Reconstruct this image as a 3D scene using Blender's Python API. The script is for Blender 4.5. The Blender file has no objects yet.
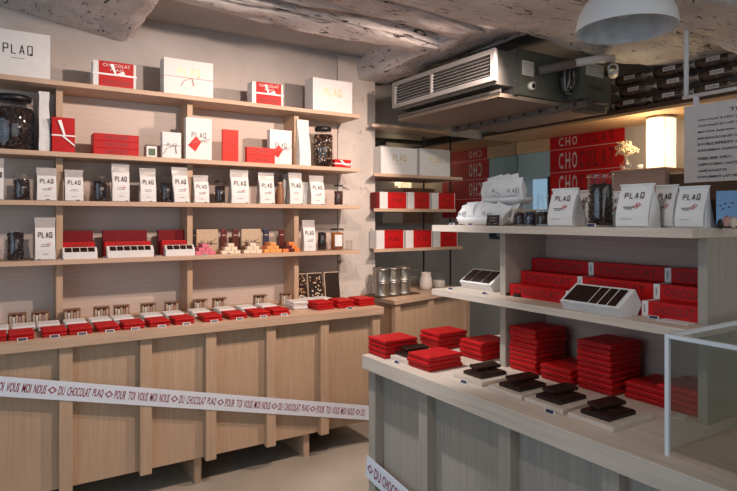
import bpy, bmesh, math, random
from mathutils import Matrix, Vector, noise
random.seed(7)
C = bpy.context.scene.collection
PI = math.pi
# ---------------------------------------------------------------- camera
F = 580.0; HX = 368.5; HZ = 219.5; CZ = 1.543
A = math.atan(911.5 / F)                       # angle between view direction and +X
CA, SA = math.cos(A), math.sin(A)
cam = bpy.data.cameras.new('camera'); camo = bpy.data.objects.new('camera', cam); C.objects.link(camo)
cam.sensor_width = 36; cam.lens = F / 737 * 36
cam.shift_y = -26.0 / 737
camo.location = (0, 0, CZ)
camo.rotation_euler = (PI / 2, 0, A - PI / 2)
cam.clip_start = .05
camo.rotation_euler = (PI/2, 0, math.atan2(SA, CA) - PI/2)
bpy.context.scene.camera = camo
# ---------------------------------------------------------------- world, lights, exposure
sc = bpy.context.scene
sc.view_settings.view_transform = 'Standard'; sc.view_settings.look = 'None'
sc.view_settings.gamma = 1; sc.view_settings.use_curve_mapping = False
sc.view_settings.exposure = 0.25
W = bpy.data.worlds.new('world'); sc.world = W; W.use_nodes = True
bg = W.node_tree.nodes['Background']; bg.inputs[0].default_value = (.50, .74, 1, 1); bg.inputs[1].default_value = .5

def spot(loc, target, power, size=60, blend=.5, col=(1, .80, .62), rad=.03):
    l = bpy.data.lights.new('spot_light', 'SPOT'); l.energy = power; l.color = col
    l.spot_size = math.radians(size); l.spot_blend = blend; l.shadow_soft_size = rad
    o = bpy.data.objects.new('spot_light', l); C.objects.link(o); o.location = loc
    o.rotation_euler = (Vector(target) - Vector(loc)).to_track_quat('-Z', 'Y').to_euler()
    return o
def area(loc, target, power, sx, sy, col):
    l = bpy.data.lights.new('daylight_and_fill', 'AREA'); l.energy = power; l.color = col; l.shape = 'RECTANGLE'
    l.size = sx; l.size_y = sy
    o = bpy.data.objects.new('daylight_and_fill', l); C.objects.link(o); o.location = loc
    o.rotation_euler = (Vector(target) - Vector(loc)).to_track_quat('-Z', 'Y').to_euler()
    return o
WARM = (1, .82, .68)
spot((1.25, 2.1, 2.58), (.80, 4, 1.30), 88, 110, .8, (1, .80, .68))
spot((2.40, 2.25, 2.56), (1.65, 4, 1.20), 108, 110, .8, (1, .76, .64))
spot((.85, 2.25, 2.58), (1.62, 2.2, .9), 95, 50, .6, (1, .97, .97))
spot((1.9, 1.6, 2.52), (3.1, 3.9, 1.4), 62, 60, .8, (1, .90, .82))
spot((.35, .9, 2.6), (1.70, 1.55, 1.10), 26, 60, .9, (1, .88, .80))  # extra warm spot added to lift the display unit
area((-1.85, 1.3, 1.6), (1.2, 2.6, 1.2), 20, 3.0, 2.0, (.68, .83, 1))
area((1.2, -1.9, 1.6), (1.2, 2.5, 1.2), 17, 3.2, 2.0, (1, .92, .84))  # warm fill added behind the camera to brighten the right side
# ---------------------------------------------------------------- pixel -> world on known planes
def PY(px, Y):
    r = (px - HX) / F; return Y * (CA + r * SA) / (SA - r * CA)
def PX(px, X):
    r = (px - HX) / F; return X * (SA - r * CA) / (CA + r * SA)
def fwY(px, Y): return Y / (SA - (px - HX) / F * CA)
def fwX(px, X): return X / (CA + (px - HX) / F * SA)
def ZY(px, y, Y): return CZ + (HZ - y) / F * fwY(px, Y)
def ZX(px, y, X): return CZ + (HZ - y) / F * fwX(px, X)
def GZ(px, y, z):
    r = (px - HX) / F; f = (CZ - z) * F / (y - HZ)
    return (CA + r * SA) * f, (SA - r * CA) * f
# ---------------------------------------------------------------- materials
MATS = {}
def mat(name, col, rough=.5, metal=0, spec=.5, **k):
    m = bpy.data.materials.new(name); m.use_nodes = True; MATS[name] = m
    b = m.node_tree.nodes['Principled BSDF']
    b.inputs['Base Color'].default_value = (*col, 1); b.inputs['Roughness'].default_value = rough
    b.inputs['Metallic'].default_value = metal; b.inputs['Specular IOR Level'].default_value = spec
    if 'emit' in k:
        b.inputs['Emission Color'].default_value = (*k['emit'], 1); b.inputs['Emission Strength'].default_value = k['es']
    n = k.get('noise')
    if n:
        t = m.node_tree; nt = t.nodes.new('ShaderNodeTexNoise'); nt.inputs['Scale'].default_value = n[0]
        nt.inputs['Detail'].default_value = 4
        tc = t.nodes.new('ShaderNodeTexCoord'); mp = t.nodes.new('ShaderNodeMapping')
        mp.inputs['Scale'].default_value = n[2] if len(n) > 2 else (1, 1, 1)
        t.links.new(tc.outputs['Object'], mp.inputs[0]); t.links.new(mp.outputs[0], nt.inputs['Vector'])
        cr = t.nodes.new('ShaderNodeValToRGB'); a = n[1]
        cr.color_ramp.elements[0].position = .3; cr.color_ramp.elements[1].position = .7
        cr.color_ramp.elements[0].color = (*[c * (1 - a) for c in col], 1)
        cr.color_ramp.elements[1].color = (*[min(1, c * (1 + a)) for c in col], 1)
        t.links.new(nt.outputs['Fac'], cr.inputs[0]); t.links.new(cr.outputs[0], b.inputs['Base Color'])
        if k.get('bump'):
            bp = t.nodes.new('ShaderNodeBump'); bp.inputs['Strength'].default_value = k['bump']; bp.inputs['Distance'].default_value = .005
            t.links.new(nt.outputs['Fac'], bp.inputs['Height']); t.links.new(bp.outputs[0], b.inputs['Normal'])
    return m
def wood(name, col, dirn='x', amt=.16, rough=.5):
    s = {'x': (1.4, 38, 38), 'y': (38, 1.4, 38), 'z': (38, 38, 1.4)}[dirn]
    m = mat(name, col, rough, 0, .3)
    t = m.node_tree; b = t.nodes['Principled BSDF']
    tc = t.nodes.new('ShaderNodeTexCoord'); mp = t.nodes.new('ShaderNodeMapping'); mp.inputs['Scale'].default_value = s
    t.links.new(tc.outputs['Object'], mp.inputs[0])
    n1 = t.nodes.new('ShaderNodeTexNoise'); n1.inputs['Scale'].default_value = 2.4; n1.inputs['Detail'].default_value = 6; n1.inputs['Distortion'].default_value = .6
    t.links.new(mp.outputs[0], n1.inputs['Vector'])
    n2 = t.nodes.new('ShaderNodeTexNoise'); n2.inputs['Scale'].default_value = 2.0; n2.inputs['Detail'].default_value = 2
    t.links.new(tc.outputs['Object'], n2.inputs['Vector'])
    ad = t.nodes.new('ShaderNodeMath'); ad.operation = 'MULTIPLY_ADD'; ad.inputs[1].default_value = .35
    t.links.new(n2.outputs['Fac'], ad.inputs[0]); 
    sb = t.nodes.new('ShaderNodeMath'); sb.operation = 'MULTIPLY'; sb.inputs[1].default_value = .65
    t.links.new(n1.outputs['Fac'], sb.inputs[0]); t.links.new(sb.outputs[0], ad.inputs[2])
    cr = t.nodes.new('ShaderNodeValToRGB'); cr.color_ramp.elements[0].position = .35; cr.color_ramp.elements[1].position = .65
    cr.color_ramp.elements[0].color = (*[c * (1 - amt * 1.3) for c in col], 1); cr.color_ramp.elements[1].color = (*[min(1, c * (1 + amt)) for c in col], 1)
    t.links.new(ad.outputs[0], cr.inputs[0]); t.links.new(cr.outputs[0], b.inputs['Base Color'])
    return m
def plaster(name, col, dark, thr=.63, sc_=3.0, fine=9, bump=.4):
    m = mat(name, col, .85, 0, .2); t = m.node_tree; b = t.nodes['Principled BSDF']
    tc = t.nodes.new('ShaderNodeTexCoord')
    n1 = t.nodes.new('ShaderNodeTexNoise'); n1.inputs['Scale'].default_value = sc_; n1.inputs['Detail'].default_value = 5
    n2 = t.nodes.new('ShaderNodeTexNoise'); n2.inputs['Scale'].default_value = fine; n2.inputs['Detail'].default_value = 10; n2.inputs['Roughness'].default_value = .7; n2.inputs['Distortion'].default_value = 1.2
    for n in (n1, n2): t.links.new(tc.outputs['Object'], n.inputs['Vector'])
    r1 = t.nodes.new('ShaderNodeValToRGB'); r1.color_ramp.elements[0].position = .3; r1.color_ramp.elements[1].position = .7
    r1.color_ramp.elements[0].color = (*[c * .82 for c in col], 1); r1.color_ramp.elements[1].color = (*[min(1, c * 1.12) for c in col], 1)
    r2 = t.nodes.new('ShaderNodeValToRGB'); r2.color_ramp.elements[0].position = thr; r2.color_ramp.elements[1].position = thr + .05
    mx = t.nodes.new('ShaderNodeMix'); mx.data_type = 'RGBA'
    t.links.new(n1.outputs['Fac'], r1.inputs[0]); t.links.new(n2.outputs['Fac'], r2.inputs[0])
    t.links.new(r2.outputs[0], mx.inputs[0]); t.links.new(r1.outputs[0], mx.inputs[6]); mx.inputs[7].default_value = (*dark, 1)
    t.links.new(mx.outputs[2], b.inputs['Base Color'])
    bp = t.nodes.new('ShaderNodeBump'); bp.inputs['Strength'].default_value = bump; bp.inputs['Distance'].default_value = .02
    t.links.new(n2.outputs['Fac'], bp.inputs['Height']); t.links.new(bp.outputs[0], b.inputs['Normal'])
    return m
def glassmat(name, tint=(1, 1, 1), ior=1.45, fac=1.0):
    m = bpy.data.materials.new(name); m.use_nodes = True; t = m.node_tree; t.nodes.clear(); MATS[name] = m
    o = t.nodes.new('ShaderNodeOutputMaterial'); mx = t.nodes.new('ShaderNodeMixShader'); tr = t.nodes.new('ShaderNodeBsdfTransparent')
    gl = t.nodes.new('ShaderNodeBsdfGlossy'); gl.inputs['Roughness'].default_value = .03; tr.inputs[0].default_value = (*tint, 1)
    fr = t.nodes.new('ShaderNodeLayerWeight'); pw = t.nodes.new('ShaderNodeMath'); pw.operation = 'POWER'; pw.inputs[1].default_value = 4
    ma = t.nodes.new('ShaderNodeMath'); ma.operation = 'MULTIPLY_ADD'; ma.inputs[1].default_value = .75; ma.inputs[2].default_value = .07
    t.links.new(fr.outputs['Facing'], pw.inputs[0]); t.links.new(pw.outputs[0], ma.inputs[0]); t.links.new(ma.outputs[0], mx.inputs[0]); t.links.new(tr.outputs[0], mx.inputs[1]); t.links.new(gl.outputs[0], mx.inputs[2])
    t.links.new(mx.outputs[0], o.inputs[0]); return m
OAK = (.50, .345, .235); ASH = (.60, .50, .42)
wood('oak_x', (.54, .375, .265), 'x', .10); wood('oak_y', OAK, 'y', .10); wood('oak_z', (.50, .345, .23), 'z', .10)
wood('ash_y', (.62, .52, .43), 'y', .10); wood('ash_z_shaded', (.37, .325, .275), 'z', .10)  # upright ash greyed and darkened, dim light put into its colour
wood('backboard', (.58, .48, .42), 'x', .06)
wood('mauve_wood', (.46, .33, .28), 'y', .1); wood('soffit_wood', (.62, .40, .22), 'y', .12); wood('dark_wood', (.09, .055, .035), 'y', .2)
plaster('plaster', (.50, .455, .425), (.22, .17, .14), .68, 2.2, 5)
plaster('chipped_plaster', (.62, .56, .51), (.16, .13, .11), .615, 2.5, 8, .6)
plaster('ceiling_plaster', (.56, .51, .48), (.25, .2, .17), .70, 2, 8)
plaster('whitewash', (.64, .57, .52), (.10, .07, .055), .60, 2.2, 9, .8)
mat('floor_concrete', (.40, .345, .28), .45, 0, .4, noise=(2.5, .12))
mat('red_card', (.47, .007, .008), .5, 0, .25, noise=(40, .1))
mat('dark_red_card', (.17, .004, .008), .55, 0, .25, noise=(40, .15))
mat('red_print', (.16, .002, .004), .5)
mat('orange_red', (.68, .028, .018), .5, 0, .25)
mat('white_card', (.72, .705, .69), .55, 0, .3, noise=(25, .03))
mat('off_white', (.68, .63, .58), .6)
mat('white_paper', (.72, .71, .70), .7, 0, .2, noise=(30, .05), bump=.25)
mat('grey_film', (.42, .39, .37), .3, 0, .5, noise=(20, .12))
mat('gold', (.50, .38, .18), .4, .6); mat('ink', (.05, .035, .035), .6); mat('wine_ink', (.28, .03, .05), .6); mat('grey_ink', (.3, .28, .28), .6)
mat('white_ink', (.62, .52, .50), .5); mat('ribbon', (.85, .80, .79), .4); mat('pink_string', (.62, .22, .22), .6)
mat('chocolate', (.022, .010, .007), .38, 0, .35, noise=(60, .4)); mat('nut', (.42, .22, .10), .6); mat('bean', (.018, .010, .009), .3, noise=(60, .5)); mat('beanred', (.065, .022, .016), .4)
mat('black', (.012, .012, .014), .45); mat('black_metal', (.03, .03, .032), .35, .6)
mat('steel', (.46, .44, .41), .42, 1, noise=(12, .1)); mat('tin_gold', (.50, .43, .33), .38, 1); mat('galv', (.13, .125, .115), .5, .5, noise=(18, .15))
mat('alu', (.38, .37, .36), .45, .3); mat('green_metal', (.115, .12, .095), .5, .3, noise=(10, .15)); mat('tray_board', (.22, .165, .125), .6, noise=(6, .1))
mat('white_paint', (.74, .76, .79), .35, 0, .5); mat('lamp_enamel', (.90, .89, .88), .35, 0, .5); mat('lamp_inside', (.50, .52, .54), .5, noise=(14, .2))
mat('blue_tape', (.72, .76, .84), .4); mat('kraft', (.52, .39, .27), .7, noise=(30, .08))
mat('green_print', (.08, .14, .07), .6); mat('pink_foil', (.70, .17, .24), .4); mat('cream_foil', (.78, .66, .50), .4); mat('brown_foil', (.35, .13, .06), .4); mat('orange_foil', (.75, .22, .05), .4); mat('amber_foil', (.80, .34, .10), .4); mat('maroon', (.10, .015, .012), .4); mat('navy', (.03, .035, .07), .4)
mat('cork', (.45, .28, .16), .8); mat('cafe', (.25, .11, .05), .6); mat('amber', (.33, .10, .02), .25)
mat('teal', (.36, .50, .50), .6, noise=(6, .12)); mat('dried', (.62, .48, .32), .8); mat('pvc', (.66, .62, .56), .5); mat('rubber_pipe', (.16, .13, .12), .7)
mat('bean_pack', (.085, .055, .042), .25, 0, .6, noise=(50, .5)); mat('film_clear', (.42, .36, .32), .2, 0, .6); mat('plate', (.55, .52, .47), .5)
mat('poster_blue', (.16, .30, .50), .5); mat('pod', (.45, .24, .20), .6); mat('skin_cream', (.62, .50, .36), .6)
mat('lantern_paper', (.9, .85, .7), .6, emit=(1, .80, .50), es=1.25)
mat('bulb_glow', (1, .9, .8), .5, emit=(1, .9, .75), es=8)
mat('mirror', (.62, .64, .62), .03, 1); mat('street', (.3, .3, .3), .8)
def beammat(name, sc_):
    m = plaster(name, (.76, .70, .67), (.07, .05, .045), .575, 5.0, 14, 1.0); t = m.node_tree
    tc = [n for n in t.nodes if n.type == 'TEX_COORD'][0]; ns = [n for n in t.nodes if n.type == 'TEX_NOISE']
    mp = t.nodes.new('ShaderNodeMapping'); mp.inputs['Scale'].default_value = sc_; t.links.new(tc.outputs['Object'], mp.inputs[0])
    n2 = [n for n in ns if n.inputs['Scale'].default_value > 8][0]; t.links.new(mp.outputs[0], n2.inputs['Vector'])
    return m
beammat('whitewash_x', (.45, 1.5, 1.5)); beammat('whitewash_y', (1.5, .45, 1.5))
glassmat('glass'); glassmat('pane', (.93, .96, .95), 1.5)
# ---------------------------------------------------------------- mesh builder
class MB:
    def __init__(s): s.v = []; s.f = []; s.m = []; s.mats = []; s.sm = []
    def mi(s, name):
        if name not in s.mats: s.mats.append(name)
        return s.mats.index(name)
    def add(s, vs, fs, m, T=None, smooth=False):
        o = len(s.v); i = s.mi(m)
        for v in vs:
            v = Vector(v); s.v.append(tuple(T @ v if T else v))
        for f in fs: s.f.append(tuple(o + k for k in f)); s.m.append(i); s.sm.append(smooth)
        return s
    def box(s, x0, x1, y0, y1, z0, z1, m, T=None):
        vs = [(x, y, z) for x in (x0, x1) for y in (y0, y1) for z in (z0, z1)]
        return s.add(vs, [(0, 1, 3, 2), (4, 6, 7, 5), (0, 4, 5, 1), (2, 3, 7, 6), (0, 2, 6, 4), (1, 5, 7, 3)], m, T)
    def bbox(s, x0, x1, y0, y1, z0, z1, m, b=.003, T=None, seg=2):
        bm = bmesh.new(); bmesh.ops.create_cube(bm, size=1)
        for v in bm.verts: v.co = Vector(((x0 + x1) / 2 + v.co.x * (x1 - x0), (y0 + y1) / 2 + v.co.y * (y1 - y0), (z0 + z1) / 2 + v.co.z * (z1 - z0)))
        bmesh.ops.bevel(bm, geom=bm.edges[:], offset=b, segments=seg, profile=.6, affect='EDGES')
        s.frombm(bm, m, T); return s
    def frombm(s, bm, m, T=None, smooth=False):
        bm.verts.index_update()
        s.add([v.co.copy() for v in bm.verts], [[v.index for v in f.verts] for f in bm.faces], m, T, smooth); bm.free(); return s
    def lathe(s, prof, m, n=20, T=None, smooth=True, cx=0, cy=0):
        vs = []; fs = []
        for r, z in prof:
            for k in range(n): vs.append((cx + r * math.cos(2 * PI * k / n), cy + r * math.sin(2 * PI * k / n), z))
        for i in range(len(prof) - 1):
            for k in range(n): fs.append((i * n + k, i * n + (k + 1) % n, (i + 1) * n + (k + 1) % n, (i + 1) * n + k))
        return s.add(vs, fs, m, T, smooth)
    def loft(s, rings, m, T=None, smooth=False, cap=True):
        n = len(rings[0]); vs = [p for r in rings for p in r]; fs = []
        for i in range(len(rings) - 1):
            for k in range(n): fs.append((i * n + k, i * n + (k + 1) % n, (i + 1) * n + (k + 1) % n, (i + 1) * n + k))
        if cap: fs.append(tuple(range(n))[::-1]); fs.append(tuple((len(rings) - 1) * n + k for k in range(n)))
        return s.add(vs, fs, m, T, smooth)
    def prism(s, poly, z0, z1, m, T=None):
        return s.loft([[(x, y, z0) for x, y in poly], [(x, y, z1) for x, y in poly]], m, T)
    def tube(s, pts, r, m, n=8, T=None):
        pts = [Vector(p) for p in pts]; rings = []
        for i, p in enumerate(pts):
            d = (pts[min(i + 1, len(pts) - 1)] - pts[max(i - 1, 0)]).normalized()
            a = d.cross(Vector((0, 0, 1)));
            if a.length < .05: a = d.cross(Vector((1, 0, 0)))
            a.normalize(); b = a.cross(d); rr = r[i] if isinstance(r, (list, tuple)) else r
            rings.append([tuple(p + a * rr * math.cos(2 * PI * k / n) + b * rr * math.sin(2 * PI * k / n)) for k in range(n)])
        return s.loft(rings, m, T, True)
    def blob(s, c, r, m, T=None, sub=1):
        bm = bmesh.new(); bmesh.ops.create_icosphere(bm, subdivisions=sub, radius=1)
        for v in bm.verts: v.co = Vector((c[0] + v.co.x * r[0], c[1] + v.co.y * r[1], c[2] + v.co.z * r[2]))
        return s.frombm(bm, m, T, True)
    def text(s, body, x0, x1, z0, z1, y, m, T=None, res=2, spacing=1.0):     # flat text standing in the local XZ plane, read from -Y
        vs, fs = textmesh(body, res, spacing)
        ax = min(v[0] for v in vs); bx = max(v[0] for v in vs); ay = min(v[1] for v in vs); by = max(v[1] for v in vs)
        out = [(x0 + (v[0] - ax) / (bx - ax) * (x1 - x0), y, z0 + (v[1] - ay) / (by - ay) * (z1 - z0)) for v in vs]
        return s.add(out, fs, m, T)
    def logo(s, x0, x1, z0, z1, y, m, T=None, t=.12):                         # thin spaced capitals P L A Q
        h = z1 - z0; w = x1 - x0; lw = w * .155; th = h * t
        def seg(a, b):
            a = Vector(a); b = Vector(b); d = (b - a).normalized(); n = Vector((-d.y, d.x)) * th / 2
            s.add([(p.x, y, p.y) for p in (a + n, a - n, b - n, b + n)], [(0, 1, 2, 3)], m, T)
        for k, ch in enumerate('PLAQ'):
            ox = x0 + k * (w - lw) / 3; r = ox + lw
            if ch == 'P': seg((ox, z0), (ox, z1)); seg((ox, z1), (r, z1)); seg((r, z1), (r, z0 + h * .5)); seg((r, z0 + h * .5), (ox, z0 + h * .5))
            if ch == 'L': seg((ox, z0), (ox, z1)); seg((ox, z0), (r, z0))
            if ch == 'A': seg((ox, z0), (ox + lw / 2, z1)); seg((r, z0), (ox + lw / 2, z1)); seg((ox + lw * .2, z0 + h * .3), (r - lw * .2, z0 + h * .3))
            if ch == 'Q': seg((ox, z0), (ox, z1)); seg((ox, z1), (r, z1)); seg((r, z1), (r, z0)); seg((r, z0), (ox, z0)); seg((ox + lw * .5, z0 + h * .2), (r, z0 - h * .06))
        return s
    def diamond(s, cx, cz, rx, rz, y, m, T=None):
        t = .62
        o = [(cx - rx, cz), (cx, cz - rz), (cx + rx, cz), (cx, cz + rz)]
        vs = [(a, y, b) for a, b in o] + [(cx + (a - cx) * t, y, cz + (b - cz) * t) for a, b in o]
        return s.add(vs, [(k, (k + 1) % 4, 4 + (k + 1) % 4, 4 + k) for k in range(4)], m, T)
    def build(s, name, parent=None, loc=None, rot=None):
        me = bpy.data.meshes.new(name); me.from_pydata(s.v, [], s.f)
        for k in s.mats: me.materials.append(MATS[k])
        for p, i, q in zip(me.polygons, s.m, s.sm): p.material_index = i; p.use_smooth = q
        me.update(); bm = bmesh.new(); bm.from_mesh(me); 
        bmesh.ops.recalc_face_normals(bm, faces=bm.faces[:]); bm.to_mesh(me); bm.free()
        o = bpy.data.objects.new(name, me); C.objects.link(o)
        if parent: o.parent = parent
        if loc is not None: o.location = loc
        if rot is not None: o.rotation_euler = rot if isinstance(rot, (tuple, list)) else (0, 0, rot)
        return o
TX = {}
def textmesh(body, res, spacing):
    off = .035 if spacing == 1.02 else .012
    k = (body, res, spacing)
    if k not in TX:
        cu = bpy.data.curves.new('t', 'FONT'); cu.body = body; cu.resolution_u = res; cu.space_character = spacing; cu.offset = off
        o = bpy.data.objects.new('t', cu); C.objects.link(o)
        dg = bpy.context.evaluated_depsgraph_get(); me = bpy.data.meshes.new_from_object(o.evaluated_get(dg))
        TX[k] = ([tuple(v.co) for v in me.vertices], [tuple(p.vertices) for p in me.polygons])
        bpy.data.objects.remove(o); bpy.data.curves.remove(cu); bpy.data.meshes.remove(me)
    return TX[k]
def tag(o, label, cat, group=None, kind=None):
    o['label'] = label; o['category'] = cat
    if group: o['group'] = group
    if kind: o['kind'] = kind
    return o
def thing(name, label, cat, loc, rot=0, group=None):
    o = bpy.data.objects.new(name, None); C.objects.link(o); o.location = loc; o.rotation_euler = (0, 0, rot)
    o.empty_display_size = .05
    return tag(o, label, cat, group)
def struct(o, label=None):
    o['kind'] = 'structure'
    if label: o['label'] = label
    return o
def dup(o, parent=None):
    c = o.copy(); C.objects.link(c); c.parent = parent
    for ch in list(o.children): dup(ch, c)
    return c
ORD = ['first', 'second', 'third', 'fourth', 'fifth', 'sixth', 'seventh', 'eighth', 'ninth', 'tenth', 'eleventh', 'twelfth', 'thirteenth', 'fourteenth']
def lvl(i, n):
    if n == 1: return 'lying alone'
    if i == 0: return 'bottom one'
    if i == n - 1: return 'top one'
    return ('middle one' if n == 3 else ORD[i] + ' from the bottom')
# ================================================================ SETTING
ZC = 2.86
struct(MB().box(-2, 4.6, -2, 4.3, -.1, 0, 'floor_concrete').build('floor'), 'beige polished concrete floor')
struct(MB().box(-2.1, 4.6, -2.1, 4.3, ZC, ZC + .1, 'ceiling_plaster').build('ceiling'))
struct(MB().box(-2, 2.6, 4.0, 4.2, 0, ZC, 'plaster').build('wall_left'))
struct(MB().box(2.6, 4.6, 4.12, 4.25, 0, ZC, 'chipped_plaster').build('wall_niche'))
# back wall at X = 4.4 with a narrow glazed opening standing in for a mirror's reflection
w = MB()
Yw0, Yw1, Zw0, Zw1 = 3.715, 4.10, 1.35, 1.95
w.box(4.4, 4.6, -2, Yw0, 0, ZC, 'plaster').box(4.4, 4.6, Yw1, 4.12, 0, ZC, 'plaster')
w.box(4.4, 4.6, Yw0, Yw1, 0, Zw0, 'plaster').box(4.4, 4.6, Yw0, Yw1, Zw1, ZC, 'plaster')
struct(w.build('wall_back'))
wn = struct(MB().box(4.45, 4.455, Yw0, Yw1, Zw0, Zw1, 'pane').build('mirror_stand_in'), 'narrow pale blue glazed opening standing in for a mirror reflection')
MB().box(4.38, 4.47, Yw0 - .012, Yw0 + .012, Zw0, Zw1, 'black_metal').box(4.38, 4.47, Yw0, Yw1, Zw0 - .012, Zw0 + .012, 'black_metal').build('opening_frame', wn)
struct(MB().box(4.385, 4.4, 3.70, 4.098, 1.952, 2.19, 'teal').build('trim_1'), 'teal board painted like a mirror reflection, above the narrow opening')
struct(MB().box(4.36, 4.4, 3.70, 4.098, 2.19, 2.31, 'soffit_wood').build('trim_2'), 'pale wooden fascia board in the far corner')
# street side walls: shop window left of the camera, opening behind added for soft fill
w = MB()
w.box(-2.1, -2, -2, -.6, 0, ZC, 'plaster').box(-2.1, -2, 3.3, 4.2, 0, ZC, 'plaster').box(-2.1, -2, -.6, 3.3, 0, .5, 'plaster').box(-2.1, -2, -.6, 3.3, 2.6, ZC, 'plaster')
struct(w.build('wall_street'))
struct(MB().box(-2.06, -2.05, -.6, 3.3, .5, 2.6, 'pane').build('window_2'))
w = MB()
w.box(-2, -.8, -2.1, -2, 0, ZC, 'plaster').box(3.2, 4.6, -2.1, -2, 0, ZC, 'plaster').box(-.8, 3.2, -2.1, -2, 0, .5, 'plaster').box(-.8, 3.2, -2.1, -2, 2.6, ZC, 'plaster')
struct(w.build('wall_front'))
struct(MB().box(-.8, 3.2, -2.06, -2.05, .5, 2.6, 'pane').build('window_3'))
# chipped plaster corner pier between the shelving and the mirrored niche
struct(MB().box(2.25, 2.6, 3.985, 4.0, 0, ZC - .02, 'chipped_plaster').build('trim_3'), 'chipped white plaster pier beside the shelves')
# ---- whitewashed ceiling beams
def beam(name, axis, a0, a1, c, hw, zb, zt, seed, label, wob=.03, tilt=0, e=.33):
    n = 110; rings = []; k = 40
    for i in range(n + 1):
        t = a0 + (a1 - a0) * i / n; ring = []
        off = noise.noise(Vector((t * .9 + seed * 3, 0, 0))) * wob * 1.3
        zoff = noise.noise(Vector((t * 1.1 + seed * 5, 7, 0))) * wob * .9
        for j in range(k):
            th = 2 * PI * j / k; cx, cz = math.cos(th), math.sin(th)
            sx = math.copysign(abs(cx) ** e, cx) * hw; sz = math.copysign(abs(cz) ** e, cz) * (zt - zb) / 2
            d = noise.noise(Vector((t * 1.8 + seed, cx * 1.3, cz * 1.3))) * wob * 1.0 + noise.noise(Vector((t * 4 + seed, cx * 6, cz * 6))) * wob * .55
            g = noise.noise(Vector((t * 1.6 + seed, cx * 11, cz * 11 + 5)))
            d -= max(0, g - .18) * wob * 2.6 + abs(noise.noise(Vector((t * 16, cx * 20 + seed, cz * 20)))) * wob * .22
            px_ = c + sx + off + d * cx; z = (zb + zt) / 2 + sz + d * cz + zoff + tilt * sx
            z = min(z, ZC + .02)
            ring.append((t, px_, z) if axis == 'x' else (px_, t, z))
        rings.append(ring)
    return struct(MB().loft(rings, 'whitewash_' + axis, smooth=True).build(name), label)
beam('trim_4', 'y', -.5, 4.02, .30, .44, 2.74, 3.05, 1.3, 'whitewashed rough timber beam at upper left', .03, -.17)
beam('trim_5', 'x', .70, 2.48, 3.10, .14, 2.695, 2.95, 4.1, 'whitewashed crooked joist above the top shelf', .035)
beam('trim_6', 'x', .70, 2.48, 2.70, .15, 2.69, 2.95, 8.7, 'brightly lit whitewashed joist', .04)
beam('trim_7', 'y', 1.6, 4.02, 2.60, .17, 2.675, 2.95, 12.2, 'whitewashed cross beam above the air conditioner', .022)
beam('trim_8', 'x', .9, 4.42, 2.10, .38, 2.615, 2.98, 17.5, 'broad cracked whitewashed beam above the lamp', .03, 0, .36)
beam('trim_9', 'x', 2.72, 4.42, 1.52, .24, 2.53, 2.98, 23.5, 'whitewashed beam at upper right', .045)
# ================================================================ LEFT SHELVING
ZS = [2.328, 1.926, 1.649, 1.314]; YF = 3.7; XE = 2.25; XS = -.45
t = thing('wall_shelving', 'pale oak wall shelving with four long shelves above the left counter', 'shelves', (0, 3.99, .943))
def loc(mb): return mb
names = ['top', 'second', 'third', 'fourth']
for z in ZS:
    MB().bbox(XS, XE + .03, YF - 3.99, 0, z - .027 - .943, z - .943, 'oak_x', .0015).build('shelf', t)
YD = 3.79
for xd in (-.44, PY(59.5, YD), PY(190, YD), PY(296.5, YD)):
    zs = [2.301, 1.926]
    tops = [(ZS[1], ZS[0] - .027), (ZS[2], ZS[1] - .027), (ZS[3], ZS[2] - .027), (.943, ZS[3] - .027)]
    d = MB()
    for a, b in tops: d.box(xd - .017, xd + .017, YD - 3.99, -.012, a - .943 + .0005, b - .943 - .0005, 'oak_z')
    d.build('divider', t)
MB().box(XS, XE - .01, -.012, 0, 0.0, 2.30 - .943, 'backboard').build('back_panel', t)
# ================================================================ LEFT COUNTER
ZT = .943
t = thing('counter', 'long pale oak counter below the wall shelves with batten front', 'counter', (0, 3.64, 0))
MB().bbox(XS, 2.225, 3.3 - 3.64, .35, ZT - .05, ZT, 'oak_x', .002).build('worktop', t)
bat = [-.42, PY(66, 3.33), PY(146, 3.33), PY(211, 3.33), PY(271, 3.33), PY(324.5, 3.33), 2.18]
for i, x in enumerate(bat):
    MB().box(x - .03, x + .03, 3.325 - 3.64, 3.365 - 3.64, .148, ZT - .052, 'oak_z').build('batten', t)
for i in range(len(bat) - 1):
    MB().box(bat[i] - .02, bat[i + 1] + .02, 3.366 - 3.64, 3.384 - 3.64, .16, ZT - .052, 'oak_z').build('front_panel', t)
MB().box(2.17, 2.205, 3.385 - 3.64, .35, .135, ZT - .052, 'oak_z').build('end_panel', t)
for x in (PY(38, 3.42), PY(197, 3.42), PY(305, 3.42)):
    MB().box(x - .02, x + .02, 3.40 - 3.64, 3.9 - 3.64, 0.0, .16, 'oak_z').build('leg', t)
MB().box(XS, 2.16, .27, .29, .0, .16, 'dark_wood').build('plinth', t)
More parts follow.
